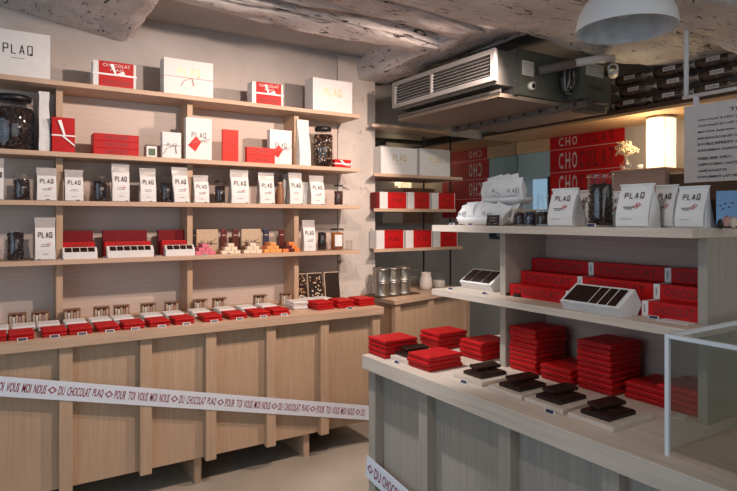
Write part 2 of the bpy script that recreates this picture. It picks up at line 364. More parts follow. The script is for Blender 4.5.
# tape
def tape(name, label, P, Q, h, textrep, offs, group=None):
    P = Vector(P); Q = Vector(Q); d = (Q - P); L = d.length; d.normalize(); up = Vector((0, 0, 1)); n = d.cross(up).normalized(); up = n.cross(d)
    T = Matrix(((d.x, -n.x, up.x, 0), (d.y, -n.y, up.y, 0), (d.z, -n.z, up.z, 0), (0, 0, 0, 1)))
    m = MB(); m.box(0, L, -.001, .001, -h, 0, 'blue_tape', T)
    x = offs
    for word, wd in textrep:
        if word == '<>': 
            if x > 0 and x + wd < L: m.diamond(x + wd / 2, -h * .5, h * .22, h * .2, -.0022, 'wine_ink', T)
        elif x >= 0 and x + wd < L: m.text(word, x, x + wd, -h * .74, -h * .26, -.0022, 'wine_ink', T)
        x += wd + .0125
    o = m.build(name, None, P); return tag(o, label, 'tape')
rep = []
for k in range(7): rep += [('POUR', .062), ('TOI', .038), ('VOUS', .059), ('MOI', .041), ('NOUS', .059), ('<>', .034), ('DU', .031), ('CHOCOLAT', .117), ('PLAQ', .055), ('<>', .034)]
tape('printed_tape', 'white printed tape stretched across the left counter front', (-.42, 3.322, .787 + .1), (2.2, 3.322, .787 - .24 * 2.2), .095, [(w_, v_ * .93) for w_, v_ in rep], -.262)
# ================================================================ RIGHT COUNTER
RX = 1.36
t = thing('counter', 'grey-toned wooden counter in the right foreground with batten front', 'counter', (1.8, 1.1, 0))
MB().bbox(RX - 1.8, 2.24 - 1.8, -.6 - 1.1, 2.19 - 1.1, ZT - .062, ZT, 'ash_y', .003).build('worktop', t)
for y in (2.155, 1.79, 1.36, .97, .56, .15):
    MB().box(1.39 - 1.8, 1.43 - 1.8, y - .027 - 1.1, y + .027 - 1.1, .08, ZT - .064, 'ash_z_shaded').build('batten', t)
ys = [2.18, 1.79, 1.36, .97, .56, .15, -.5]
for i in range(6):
    MB().box(1.431 - 1.8, 1.45 - 1.8, ys[i + 1] - 1.1 - .01, ys[i] - 1.1 - .01, .1, ZT - .064, 'ash_z_shaded').build('front_panel', t)
MB().box(1.451 - 1.8, 2.20 - 1.8, 2.15 - 1.1, 2.168 - 1.1, .08, ZT - .064, 'ash_z_shaded').build('end_panel', t)
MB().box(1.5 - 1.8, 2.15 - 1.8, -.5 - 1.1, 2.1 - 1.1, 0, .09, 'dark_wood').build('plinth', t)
tape('printed_tape', 'white printed tape running down across the grey counter front', (1.387, 2.19, .49), (1.387, .4, .27), .1, [('<>', .045), ('DU', .05), ('CHOCOLAT', .17), ('PLAQ', .09), ('<>', .05)] + rep, .01)
# ---- display unit on the right counter
UX = 1.735; ZT1 = 1.518; ZM = 1.233; UB = 1.98
t = thing('display_shelf_unit', 'pale ash display unit with two shelves standing on the grey counter', 'shelves', (1.8, 1.3, ZT))
def bx(x0, x1, y0, y1, z0, z1, m, name, b=.0015): MB().bbox(x0 - 1.8, x1 - 1.8, y0 - 1.3, y1 - 1.3, z0 - ZT, z1 - ZT, m, b).build(name, t)
bx(1.635, 2.02, .883, 2.04, ZT1 - .028, ZT1, 'ash_y', 'shelf')
bx(1.633, 2.0, .883, 2.04, ZM - .026, ZM, 'ash_y', 'shelf')
for (y0, y1) in ((.893, .920), (1.69, 1.72)):
    m = MB()
    for a, b in ((ZT, ZM - .0265), (ZM + .0005, ZT1 - .0285)): m.box(UX - 1.8, 2.0 - 1.8, y0 - 1.3, y1 - 1.3, a - ZT, b - ZT, 'ash_z_shaded')
    m.build('upright', t)
m = MB()
for a, b in ((ZT, ZM - .0265), (ZM + .0005, ZT1 - .0285)): m.box(1.975 - 1.8, 1.999 - 1.8, .9205 - 1.3, 1.6895 - 1.3, a - ZT, b - ZT, 'mauve_wood')
m.build('back_panel', t)
# ---- glass case
X0, X1, Y0, Y1, Z1 = 1.43, 1.72, .1, .842, 1.252
t = thing('glass_display_case', 'white framed glass case standing at the right end of the grey counter', 'display case', (X0, Y1, ZT))
b = .010; m = MB(); D = X1 + .3 - X0; Wc = Y1 - Y0; hc = Z1 - ZT
for x in (0, D):
    for y in (0, -Wc): m.box(x, x + b, y - b, y, 0, hc, 'white_paint')
m.box(0, b, -Wc, -b, hc - b, hc, 'white_paint').box(D, D + b, -Wc, -b, hc - b, hc, 'white_paint')
for y in (0, -Wc): m.box(b, D, y - b, y, hc - b, hc, 'white_paint')
m.build('frame', t)
MB().box(b, D, -Wc, -b, 0, .012, 'oak_y').build('base', t)
MB().box(.004, .007, Y0 - Y1 + b, -b, b, Z1 - ZT - b, 'pane').build('glass_pane', t)
MB().box(b, X1 + .3 - X0, -.007, -.004, b, Z1 - ZT - b, 'pane').build('glass_pane', t)
# ================================================================ FAR CABINET AND MIRRORED NICHE
t = thing('cabinet', 'pale oak corner cabinet below the mirrored niche', 'cabinet', (2.9, 3.8, 0))
P = [(2.455, 3.5), (3.46, 3.765), (3.46, 4.10), (2.62, 4.10), (2.62, 3.975), (2.46, 3.975)]
MB().prism([(x - 2.9, y - 3.8) for x, y in P], ZT - .03, ZT, 'oak_x').build('worktop', t)
P2 = [(2.49, 3.56), (3.44, 3.81), (3.44, 4.10), (2.63, 4.10), (2.63, 3.975), (2.49, 3.975)]
MB().prism([(x - 2.9, y - 3.8) for x, y in P2], .12, ZT - .031, 'oak_z').build('body', t)
ang = math.atan2(.265, 1.005); R = Matrix.Translation((2.477 - 2.9, 3.523 - 3.8, 0)) @ Matrix.Rotation(ang, 4, 'Z')
for u in (0.0, .42, .945): MB().box(u, u + .06, 0, .034, .12, ZT - .032, 'oak_z', R).build('batten', t)
for x, y in ((2.6, 3.65), (3.35, 3.9), (2.6, 3.9)): MB().box(x - 2.93, x - 2.87, y - 3.83, y - 3.77, 0, .12, 'oak_z').build('leg', t)
m = MB()
for (a, b_) in ((2.605, 3.19), (3.2, 3.50), (3.51, 4.38)):
    q = MB().box(a, b_, 4.104, 4.114, .02, 2.31, 'mirror').build('wall_mirror')
    tag(q, {2.605: 'tall wall mirror behind the oak niche shelves', 3.2: 'narrow mirror strip behind the right ends of niche shelves', 3.51: 'wide wall mirror reflecting the red lettered panel in the far corner'}[a], 'mirror')
struct(MB().box(3.19, 3.2, 4.098, 4.115, .02, 2.31, 'black_metal').box(3.5, 3.51, 4.098, 4.115, .02, 2.31, 'black_metal').build('trim_10'), 'dark joints between the mirrors')
NY = 3.85
def nshelf(x1, z, label, org=False):
    poly = [(2.5, NY), (x1, NY), (x1, 4.10), (2.62, 4.10), (2.62, 3.98), (2.585, 3.98)]
    if org: poly = [(2.5, NY + .03), (2.56, NY), (2.9, NY - .015), (3.1, NY + .02), (x1, NY + .035), (x1, 4.10), (2.62, 4.10), (2.62, 3.98), (2.59, 3.98)]
    o = MB().prism([(x - 2.5, y - 4.1) for x, y in poly], -.024, 0, 'oak_x').build('niche_shelf', None, (2.5, 4.1, z)); tag(o, label, 'shelf')
zn = [ZY(373, 123, NY), ZY(373, 172.8, NY), ZY(372.5, 208.3, NY), ZY(372, 249.3, NY)]
nshelf(3.32, zn[0], 'curved-edge oak shelf, topmost in the mirrored niche', True)
nshelf(PY(462.7, NY), zn[1], 'oak niche shelf carrying the two large white boxes')
nshelf(PY(456, NY), zn[2], 'oak niche shelf carrying the upper row of red boxes')
nshelf(PY(462.7, NY), zn[3], 'oak niche shelf carrying the lower row of red boxes')
# ================================================================ BACK WALL THINGS
t = thing('overhead_shelf', 'thick wooden overhead shelf along the back wall holding dark bean packs', 'shelf', (4.4, 1.6, 2.31))
MB().box(-.5, 0, -2.6, 2.49, 0, .02, 'soffit_wood').build('underside', t)
MB().box(-.51, 0, -2.6, 2.49, .0205, .05, 'dark_wood').build('board', t)
# red lettered panel
t = tag(MB().build('x') if False else thing('red_wall_panel', 'tall red panel repeating CHOCOLAT on the back wall', 'wall panel', (4.395, 2.93, 1.45)), 'tall red panel with repeated large lettering on the back wall', 'wall panel')
zr = [1.56, 1.77, 1.98, 2.19, 2.31]
RT = Matrix.Rotation(-PI / 2, 4, 'Z')
for i in range(4):
    m = MB(); m.box(-.012, 0, 0, .765, zr[i] + .002 - 1.45, zr[i + 1] - .002 - 1.45, 'red_card')
    m.box(-.013, -.001, 0, .765, zr[i] - .002 - 1.45, zr[i] + .002 - 1.45, 'white_ink')
    h = zr[i + 1] - zr[i]; zt = zr[i] + .178 if h > .15 else zr[i + 1] - .012
    for k, ch in enumerate('CHOCOLAT'):
        yy = .765 - .10 - k * .075
        m.text(ch, -yy, -yy + .052, zr[i] + .028 - 1.45, zt - 1.45, -.0135, 'white_ink' if k < 3 else 'red_print', RT)  # white left letters paint in the panel's gloss reflection
    m.build('lettered_row', t)
# wall cabinet with lantern
YC0, YC1 = PX(665, 3.95), PX(612, 3.95)
q = thing('wall_cabinet', 'mauve-brown wooden wall cabinet below the glowing lantern', 'cabinet', (3.95, YC0, 1.5))
MB().bbox(0, .45, 0, YC1 - YC0, 0, .40, 'mauve_wood', .003).build('body', q)
MB().box(-.012, .448, -.005, YC1 - YC0 + .005, .401, .413, 'oak_y').build('top', q)
q = tag(MB().box(0, .4, -.9, -.006, 0, .36, 'dark_wood').box(-.01, .4, -.9, -.006, .36, .375, 'oak_y').build('wall_cabinet', None, (4.0, YC0, 1.5)), 'dark wooden wall cabinet behind the hanging menu board', 'cabinet')
yl = PX(661, 4.15)
q = thing('lantern', 'glowing white cylindrical paper lantern on the back wall cabinet', 'lamp', (4.15, yl, 1.915))
prof = []
m = MB(); m.lathe([(.0, .0), (.1, 0), (.098, .12), (.1, .24), (.1, .37), (.0, .37)], 'lantern_paper', 28); m.build('shade', q)
m = MB()
for k in range(4):
    a = PI / 4 + k * PI / 2; m.box(.1005, .1025, -.003, .003, 0, .37, 'off_white', Matrix.Rotation(a, 4, 'Z'))
m.lathe([(.098, .37), (.104, .37), (.104, .38), (.02, .382)], 'off_white', 28); m.build('frame', q)
l = bpy.data.lights.new('lantern_light', 'POINT'); l.energy = 6; l.color = (1, .78, .5); l.shadow_soft_size = .12
lo = bpy.data.objects.new('lantern_light', l); C.objects.link(lo); lo.location = (3.98, yl, 2.12)
# vase and flowers
yv = PX(626, 4.02)
q = thing('vase', 'round clear glass vase left of the lantern', 'vase', (4.02, yv, 1.913))
MB().lathe([(0, .002), (.035, .002), (.045, .03), (.04, .06), (.015, .085), (.017, .1)], 'glass', 16).build('bowl', q)
m = MB(); fl = thing('dried_flowers', 'bunch of pale yellow dried flowers in the glass vase', 'flowers', (4.02, yv, 1.93))
for k in range(60):
    a = random.random() * 2 * PI; e = random.random() ** .7 * 1.75
    d = Vector((math.sin(e) * math.cos(a), math.sin(e) * math.sin(a), math.cos(e)))
    tip = Vector((0, 0, .10)) + Vector((0, 0, .03)) + d * (.045 + .035 * random.random())
    m.tube([(0, 0, .02), (0, 0, .09), tip], .0012, 'dried', 4)
    for j in range(5): m.blob(tip + Vector((random.uniform(-.012, .012), random.uniform(-.012, .012), random.uniform(-.012, .012))), (.007, .007, .007), 'dried')
m.build('flower_stems', fl)
tag(MB().lathe([(0, 0), (.017, 0), (.021, .035), (.019, .035), (.016, .004), (0, .004)], 'white_card', 14).build('cup', None, (4.0, PX(640, 4.0), 1.913)), 'small white cup between the dried flowers and lantern', 'cup')
# ================================================================ CEILING EQUIPMENT
AX = 2.5; AY0, AY1 = 2.52, 3.59
t = thing('air_conditioner', 'ceiling mounted ducted air conditioner with slatted front grille', 'air conditioner', (AX, AY0, 2.3))
L = AY1 - AY0
m = MB(); fz0, fz1 = .077, .27
m.box(-.005, .02, 0, L, fz0, fz0 + .03, 'alu').box(-.005, .02, 0, L, fz1 - .03, fz1, 'alu').box(-.005, .02, 0, .035, fz0 + .03, fz1 - .03, 'alu').box(-.005, .02, L - .035, L, fz0 + .03, fz1 - .03, 'alu').box(-.004, .015, L * .56, L * .56 + .02, fz0 + .03, fz1 - .03, 'alu')
gf = m.build('grille_frame', t)
m = MB()
for k in range(6):
    z = fz0 + .040 + k * .0205
    m.add([(0, .036, z), (.022, .036, z + .004), (.022, L - .036, z + .004), (0, L - .036, z), (0, .036, z + .0025), (.022, .036, z + .0065), (.022, L - .036, z + .0065), (0, L - .036, z + .004)],
          [(0, 1, 2, 3), (4, 5, 6, 7), (0, 1, 5, 4), (3, 2, 6, 7), (0, 3, 7, 4), (1, 2, 6, 5)], 'alu')
m.box(.035, .037, .02, L - .02, fz0 + .01, fz1 - .01, 'black'); m.build('louvres', gf)  # black sheet stands in for the shade behind the slats
MB().box(.021, .17, .006, L - .02, fz0 - .02, fz1 - .005, 'galv').build('duct_collar', t)
MB().box(.165, .185, -.012, L, .01, .285, 'galv').build('flange', t)
MB().bbox(.186, 1.1, 0, L, .015, .30, 'green_metal', .004).build('casing', t); cs = [c_ for c_ in t.children if c_.name.startswith('casing')][0]
MB().box(.05, 1.1, .02, L, -.012, .012, 'tray_board').box(.04, .052, .0, L, .012, .03, 'galv').build('drip_tray', t)
m = MB(); m.box(.58, .64, -.2, L, -.045, -.014, 'galv')
for k in range(9): m.lathe([(.0, 0), (.011, 0), (.011, .004)], 'black', 8, Matrix.Translation((.577, -.12 + k * .14, -.028)) @ Matrix.Rotation(-PI / 2, 4, 'Y'))
m.build('mounting_rail', t)
m = MB(); m.bbox(.65, .96, -.11, -.002, .02, .275, 'green_metal', .003)
m.box(.67, .95, -.116, -.11, .015, .03, 'galv').box(.70, .88, -.1125, -.11, .18, .26, 'plate')
m.box(.71, .87, -.1131, -.1126, .238, .248, 'grey_ink').text('EXTRAIT', .74, .88, .09, .115, -.1135, 'ink')
for zz in (.225, .215, .205, .195): m.box(.71, .87, -.1131, -.1126, zz, zz + .003, 'grey_ink')
m.build('control_box', t)
MB().box(.68, .90, -.11, -.02, -.05, .0, 'galv').build('bracket', t)
m = MB(); m.box(.23, .33, -.006, 0, .14, .23, 'plate')
for k in range(5): m.box(.24, .32, -.0068, -.006, .15 + k * .015, .154 + k * .015, 'grey_ink')
m.build('rating_plate', cs)
m = MB(); m.lathe([(.0, 0), (.026, 0), (.026, .03), (.017, .03), (.017, .0301), (.0, .0301)], 'pvc', 16, Matrix.Translation((.30, 0, .075)) @ Matrix.Rotation(PI / 2, 4, 'X'))
m.lathe([(0, 0), (.016, 0)], 'black', 12, Matrix.Translation((.30, -.031, .075)) @ Matrix.Rotation(PI / 2, 4, 'X')); m.build('drain_socket', cs)
for k in range(6):
    a = k * .012
    MB().tube([(.60, -.02, .25 - a), (.56, -.05 - a, .20), (.555, -.05 - a, .12), (.60, -.03, .06 + a * .4), (.655, -.04, .05 + a)], .0045, ['galv', 'plate', 'black'][k % 3], 6).build('cable', t)
for k in range(5):
    MB().tube([(.60 + .018 * k, -.05 - .012 * k + .0, .15) if False else (.575 + .012 * k + (.06 - .004 * k) * math.cos(a_ * PI / 8) * .5, -.045 - .008 * k, .15 + (.085 - .008 * k) * math.sin(a_ * PI / 8)) for a_ in range(17)], .005, ['galv', 'alu'][k % 2], 6).build('coiled_cable', t)
MB().tube([(.36, -.015, .18), (.45, -.06, .20), (.56, -.13, .23)], .03, 'rubber_pipe', 12).build('insulated_pipe', t)
MB().tube([(.56, -.13, .23), (.70, -.2, .26), (.80, -.24, .268)], .026, 'pvc', 12).build('pipe', t)
q = tag(MB().lathe([(.022, 0), (.033, 0), (.033, .16), (.022, .16), (.022, 0)], 'pvc', 20, Matrix.Rotation(-PI / 2, 4, 'X')).build('pipe', None, (PY(613, 2.3), 2.3, ZY(613, 68, 2.3)), (0, 0, -.965)), 'open-ended white plastic pipe beside the air conditioner', 'pipe')
# pendant dome lamp
lx, ly, lz = 2.236, 1.486, 2.344
t = thing('pendant_lamp', 'large grey-white dome pendant lamp hanging at upper right', 'lamp', (lx, ly, lz))
Rr = .202; pr = [(Rr * math.sin(a), .20 * math.cos(a)) for a in [PI / 2 * i / 14 for i in range(15)]][::-1]
MB().lathe(pr, 'lamp_enamel', 48).build('shade', t)
pr2 = [(r * .985, z * .975) for r, z in pr]; MB().lathe([(Rr, 0)] + pr2, 'lamp_inside', 48).build('shade_lining', t)
MB().lathe([(.0, .05), (.03, .06), (.042, .09), (.03, .13), (.02, .16), (.02, .195)], 'lamp_inside', 16).build('bulb', t.children[0])
MB().tube([(0, 0, .2), (0, 0, .30)], .006, 'black').build('cord', t)
# menu board
MX = 3.0; my0 = .9; my1 = PX(684, MX)
zb0 = ZX(684, 183, MX); zb1 = ZX(684, 107, MX)
t = thing('menu_board', 'white hanging menu board printed with black drink list', 'sign', (MX, my1, zb0))
H = zb1 - zb0; Wd = my1 - my0
M2 = Matrix.Rotation(-PI / 2, 4, 'Z')
m = MB(); m.bbox(0, Wd, 0, .018, 0, H, 'white_card', .002, M2); y = -.001
u = H / 78.0
m.text('TIMELESS', 44 * u * 1.0, 44 * u + .19, 67 * u, 70.5 * u, y, 'ink', M2)
lines = ["CHOCOLAT À L'EAU (CHAUD)", 'CHOCOLAT AU LAIT (CHAUD)', 'MOCHA (espresso + chocolat)', 'INFUSION ÉCORCES CACAO', 'DOUBLE ESPRESSO + LAIT', 'SUPPLÉMENT CHANTILLY', None, 'WEEK-END ONLY...', 'CAPPUCCINO / LATTE', 'CAFÉ NOISETTE', 'SUPPLÉMENT LAIT VÉGÉTAL']
z = 60.5
for s_ in lines:
    if s_: m.text(s_, 14 * u, 14 * u + .0107 * len(s_), z * u, (z + 2.8) * u, y, 'black', M2, 1, 1.02)
    z -= 6.05 if s_ else 2.2
m.build('board', t)
bz = ZX(687, 97, MX) - zb0
MB().tube([(0, 0.005, bz), (0, -Wd, bz)], .010, 'white_paint', 10).build('hanging_bar', t)
MB().tube([(.0, -.012, bz), (.0, -.012, 2.78 - zb0)], .012, 'white_paint', 10).build('hanging_rod', t)
MB().box(-.006, .006, -.075, -.05, H - .01, bz, 'white_paint').build('clip', t)
# ceiling spot seen at the upper right
sx, sy = 3.2, PX(728, 3.2)
q = thing('ceiling_spotlight', 'small lit ceiling spotlight at the upper right', 'light', (sx, sy, 2.60)); q.rotation_euler = (0, -.5, 0)
MB().lathe([(.032, 0), (.036, .0), (.036, .08), (0, .085)], 'white_paint', 16).build('housing', q)
MB().lathe([(0, .005), (.031, .005)], 'bulb_glow', 16).build('lens', q)
# bean packs on the overhead shelf
XPk = 3.93; n = 0
def pack_mesh():
    a = MB(); rings = []
    Ls = [0, .02, .05, .10, .2, .27, .31, .33]; sc1 = [(.008, .05), (.012, .045), (.034, .042), (.04, .045), (.04, .045), (.034, .042), (.012, .045), (.008, .05)]
    for l_, (hz, hx) in zip(Ls, sc1):
        rings.append([(hx * math.cos(2 * PI * k / 12), -l_, .043 + hz * math.sin(2 * PI * k / 12)) for k in range(12)])
    a.loft(rings[2:6], 'bean_pack', smooth=True)
    return a, rings
a, rings = pack_mesh()
pk = thing('bean_pack', '', 'pack', (0, 0, 0))
a.build('pouch', pk)
MB().loft(rings[:3], 'film_clear', smooth=True).build('crimped_end', pk); MB().loft(rings[5:], 'film_clear', smooth=True).build('crimped_end', pk)
m = MB(); m.box(-.0455, -.043, -.22, -.13, .035, .062, 'white_card'); m.text('CACAO', -.0, .07, .042, .055, 0, 'ink', Matrix.Translation((-.0465, -.14, 0)) @ Matrix.Rotation(-PI / 2, 4, 'Z')); m.build('paper_label', pk)
first = True
for gname, px0, rows in (('left', 615, 3), ('middle', 652, 3), ('right', 693, 4)):
    for r_ in range(rows):
        o = pk if first else dup(pk); first = False
        o.location = (XPk + .05 + .004 * r_, PX(px0 - 7 + (r_ % 2) * 4, XPk), 2.362 + .0925 * r_); o.scale = (1, .96, 1.06)
        tag(o, 'dark bean pack, %s of the %s pile on the overhead shelf' % (lvl(r_, rows), gname), 'pack', 'bean packs on the overhead shelf')
# ================================================================ PACKAGING BUILDERS
def facebox(name, label, cat, px0, px1, ytop, base, Y, depth, build, group=None, yref=None, pairs=None):
    """closed box standing on a shelf, front face at plane Y; px0/px1 front corners"""
    x0, x1 = PY(px0, Y), PY(px1, Y); z1 = ZY(yref if yref is not None else px0, ytop, Y); w_, h_ = x1 - x0, z1 - base
    t = thing(name, label, cat, ((x0 + x1) / 2, Y, base), 0, group)
    build(t, w_, h_, depth); return t
def white_box(txt='gold', string=None, size=.42, up=.55, tagc=None, underline=True):
    def f(t, w, h, d):
        m = MB(); m.bbox(-w / 2, w / 2, 0, d, 0, h * .72, 'white_card', .0015); m.build('box', t)
        m = MB(); m.bbox(-w / 2 - .001, w / 2 + .001, -.001, d + .001, h * .0 + .004, h, 'white_card', .0015)
        m.logo(-w * size / 2, w * size / 2, h * up, h * up + w * size * .36, -.0016, txt)
        if underline: m.box(-w * .10, w * .10, -.0018, -.001, h * up - h * .10, h * up - h * .09, txt)
        ld = m.build('lid', t)
        if string:
            s = MB(); zz = h * .5
            s.box(-w / 2 - .003, w / 2 + .003, -.0035, d + .003, zz - .0015, zz + .0015, string)
            s.tube([(.02, -.004, zz), (-.03, -.009, zz - .02), (-.05, -.005, zz - .055)], .0016, string, 5)
            s.tube([(.02, -.004, zz), (.028, -.007, zz - .05)], .0022, string, 5)
            s.build('string', ld)
        if tagc:
            s = MB(); s.add([(-w * .42, -.004, h * .34), (-w * .14, -.006, h * .20), (w * .08, -.010, h * .43), (-w * .12, -.006, h * .56)], [(0, 1, 2, 3)], 'orange_red')
            s.add([(-w * .42, -.002, h * .34), (-w * .14, -.003, h * .20), (w * .08, -.006, h * .43), (-w * .12, -.003, h * .56)], [(0, 1, 2, 3)], 'orange_red')
            s.build('red_tag', ld)
            s = MB(); s.tube([(-w * .4, -.012, h * .36), (0, -.012, h * .45), (w * .45, -.012, h * .52)], .0014, 'grey_ink', 5); s.tube([(0, -.012, h * .45), (w * .4, -.014, h * .44)], .0014, 'grey_ink', 5); s.build('string', t)
    return f
def gift_red(t, w, h, d):
    MB().bbox(-w / 2, w / 2, 0, d, 0, h, 'white_card', .0015).build('box', t)
    m = MB(); m.box(-w / 2 + w * .13, w / 2 - w * .06, -.002, d + .002, -.0 + .001, h + .001, 'red_card')
    m.text('CHOCOLAT', -w * .28, w * .36, h * .80, h * .93, -.0028, 'white_ink').text('PLAQ', -w * .10, w * .2, h * .62, h * .74, -.0028, 'white_ink').text('CHOCOLAT', -w * .28, w * .36, h * .1, h * .26, -.0028, 'red_print')
    sl_ = m.build('sleeve', t)
    s = MB(); z = h * .5
    s.box(-w / 2 - .003, w / 2 + .003, -.005, d + .003, z - .006, z + .004, 'ribbon')
    s.add([(0, -.006, z), (-w * .12, -.01, z + h * .38), (-w * .04, -.008, z + h * .42), (.008, -.006, z + .006)], [(0, 1, 2, 3)], 'ribbon')
    s.add([(0, -.006, z), (w * .20, -.012, z + .024), (w * .24, -.010, z + .004), (.0, -.006, z - .008)], [(0, 1, 2, 3)], 'ribbon')
    s.build('ribbon', sl_)
# shelf one
S1 = ZS[0]
facebox('gift_box', 'large white box with dark thin lettering, leftmost on the top shelf', 'box', -16, 50, 35.5, S1, 3.73, .16, white_box('ink', size=.44, up=.50), yref=50)
facebox('gift_box', 'red sleeved gift box with white ribbon beside the largest white box', 'box', 93, 136, 59.5, S1, 3.72, .08, gift_red)
facebox('gift_box', 'white box tied with thin pink string on the top shelf', 'box', 164, 213, 56.7, S1, 3.72, .1, white_box('gold', 'pink_string', .42, .56))
facebox('gift_box', 'smaller red sleeved gift box tied with white ribbon near the right of the top shelf', 'box', 252, 283, 81, S1, 3.72, .09, gift_red)
facebox('gift_box', 'white box with gold lettering, rightmost on the top shelf', 'box', 313, 352, 77, S1, 3.72, .13, white_box('gold', None, .42, .5, underline=False))
# jars
def jar_mesh(r, h, lid=True, lidm='black_metal', content='bean', fill=.8, shoulder=.9, name='glass_jar'):
    prof = [(0, .001), (r * .93, .001), (r, .012), (r, h * .74), (r * .93, h * .82), (r * .72, h * .88), (r * .72, h * .93)] if lid == 'neck' else [(0, .001), (r * .95, .001), (r, .006), (r, h * .93), (r * .93, h * .97), (r * .93, h)]
    return prof
def jar(label, cat, x, y, z, r, h, kind='neck', content=('bean', 'beanred'), fill=.72, lidm='black_metal', blabel=None, n=140, name='glass_jar', bsize=.1, group=None, paper=False):
    t = thing(name, label, cat, (x, y, z), 0, group)
    neck = kind == 'neck'
    prof = jar_mesh(r, h, 'neck' if neck else False)
    MB().lathe(prof, 'glass', 24).build('glass_body', t)
    if kind == 'neck': MB().lathe([(0, h * .895), (r * .76, h * .895), (r * .80, h * .905), (r * .80, h * .975), (r * .7, h), (0, h)], lidm, 24).build('lid', t)
    elif kind == 'lid': MB().lathe([(0, h * .97), (r * 1.0, h * .97), (r * 1.0, h * 1.02), (r * .9, h * 1.04), (0, h * 1.04)], lidm, 20).build('lid', t)
    if paper:
        m = MB(); P_ = []
        for i in range(7):
            a = -PI / 2 - .55 + 1.1 * i / 6 - .25; P_ += [((r + .0015) * math.cos(a), (r + .0015) * math.sin(a), h * .2), ((r + .0015) * math.cos(a), (r + .0015) * math.sin(a), h * .75)]
        m.add(P_, [(2 * i, 2 * i + 2, 2 * i + 3, 2 * i + 1) for i in range(6)], 'white_card'); m.build('paper_label', t)
    b = MB(); zf = h * fill; ri = r * .86
    b.lathe([(0, .006), (ri, .006), (ri, zf), (0, zf)], content[0], 16)
    if content[0] != 'amber':
      for k in range(n):
        a = random.random() * 2 * PI; zz = .008 + random.random() * (zf - .01)
        if k < n * .12: rr = random.random() * ri * .9; zz = zf
        else: rr = ri
        s_ = r * bsize; b.blob((rr * math.cos(a), rr * math.sin(a), zz), (s_ * random.uniform(.7, 1.1), s_ * random.uniform(.7, 1.1), s_ * random.uniform(.5, 1.3)), random.choice(content), None, 1)
    o = b.build('cocoa_beans', None, (x, y, z)); tag(o, blabel or ('dark beans filling the ' + label)[:110], 'cocoa beans', kind='stuff')
    return t
S2 = ZS[1]; Yj = 3.80
def pj(px, Y): return PY(px, Y)
jar('very large glass jar with dark lid, leftmost on the second shelf', 'jar', pj(13, 3.84), 3.84, S2, .115, .315, 'neck', ('bean', 'beanred', 'chocolate'), .76, 'black_metal', 'dark cocoa beans filling the very large jar at far left', 420, bsize=.075)
jar('large square-shouldered jar of mixed cacao pieces at the right end of the second shelf', 'jar', pj(323, 3.8), 3.80, S2, .078, .30, 'neck', ('chocolate', 'nut', 'beanred', 'cream_foil'), .80, 'black_metal', 'brown and cream cacao pieces filling the large right-hand shelf jar', 420, bsize=.07)
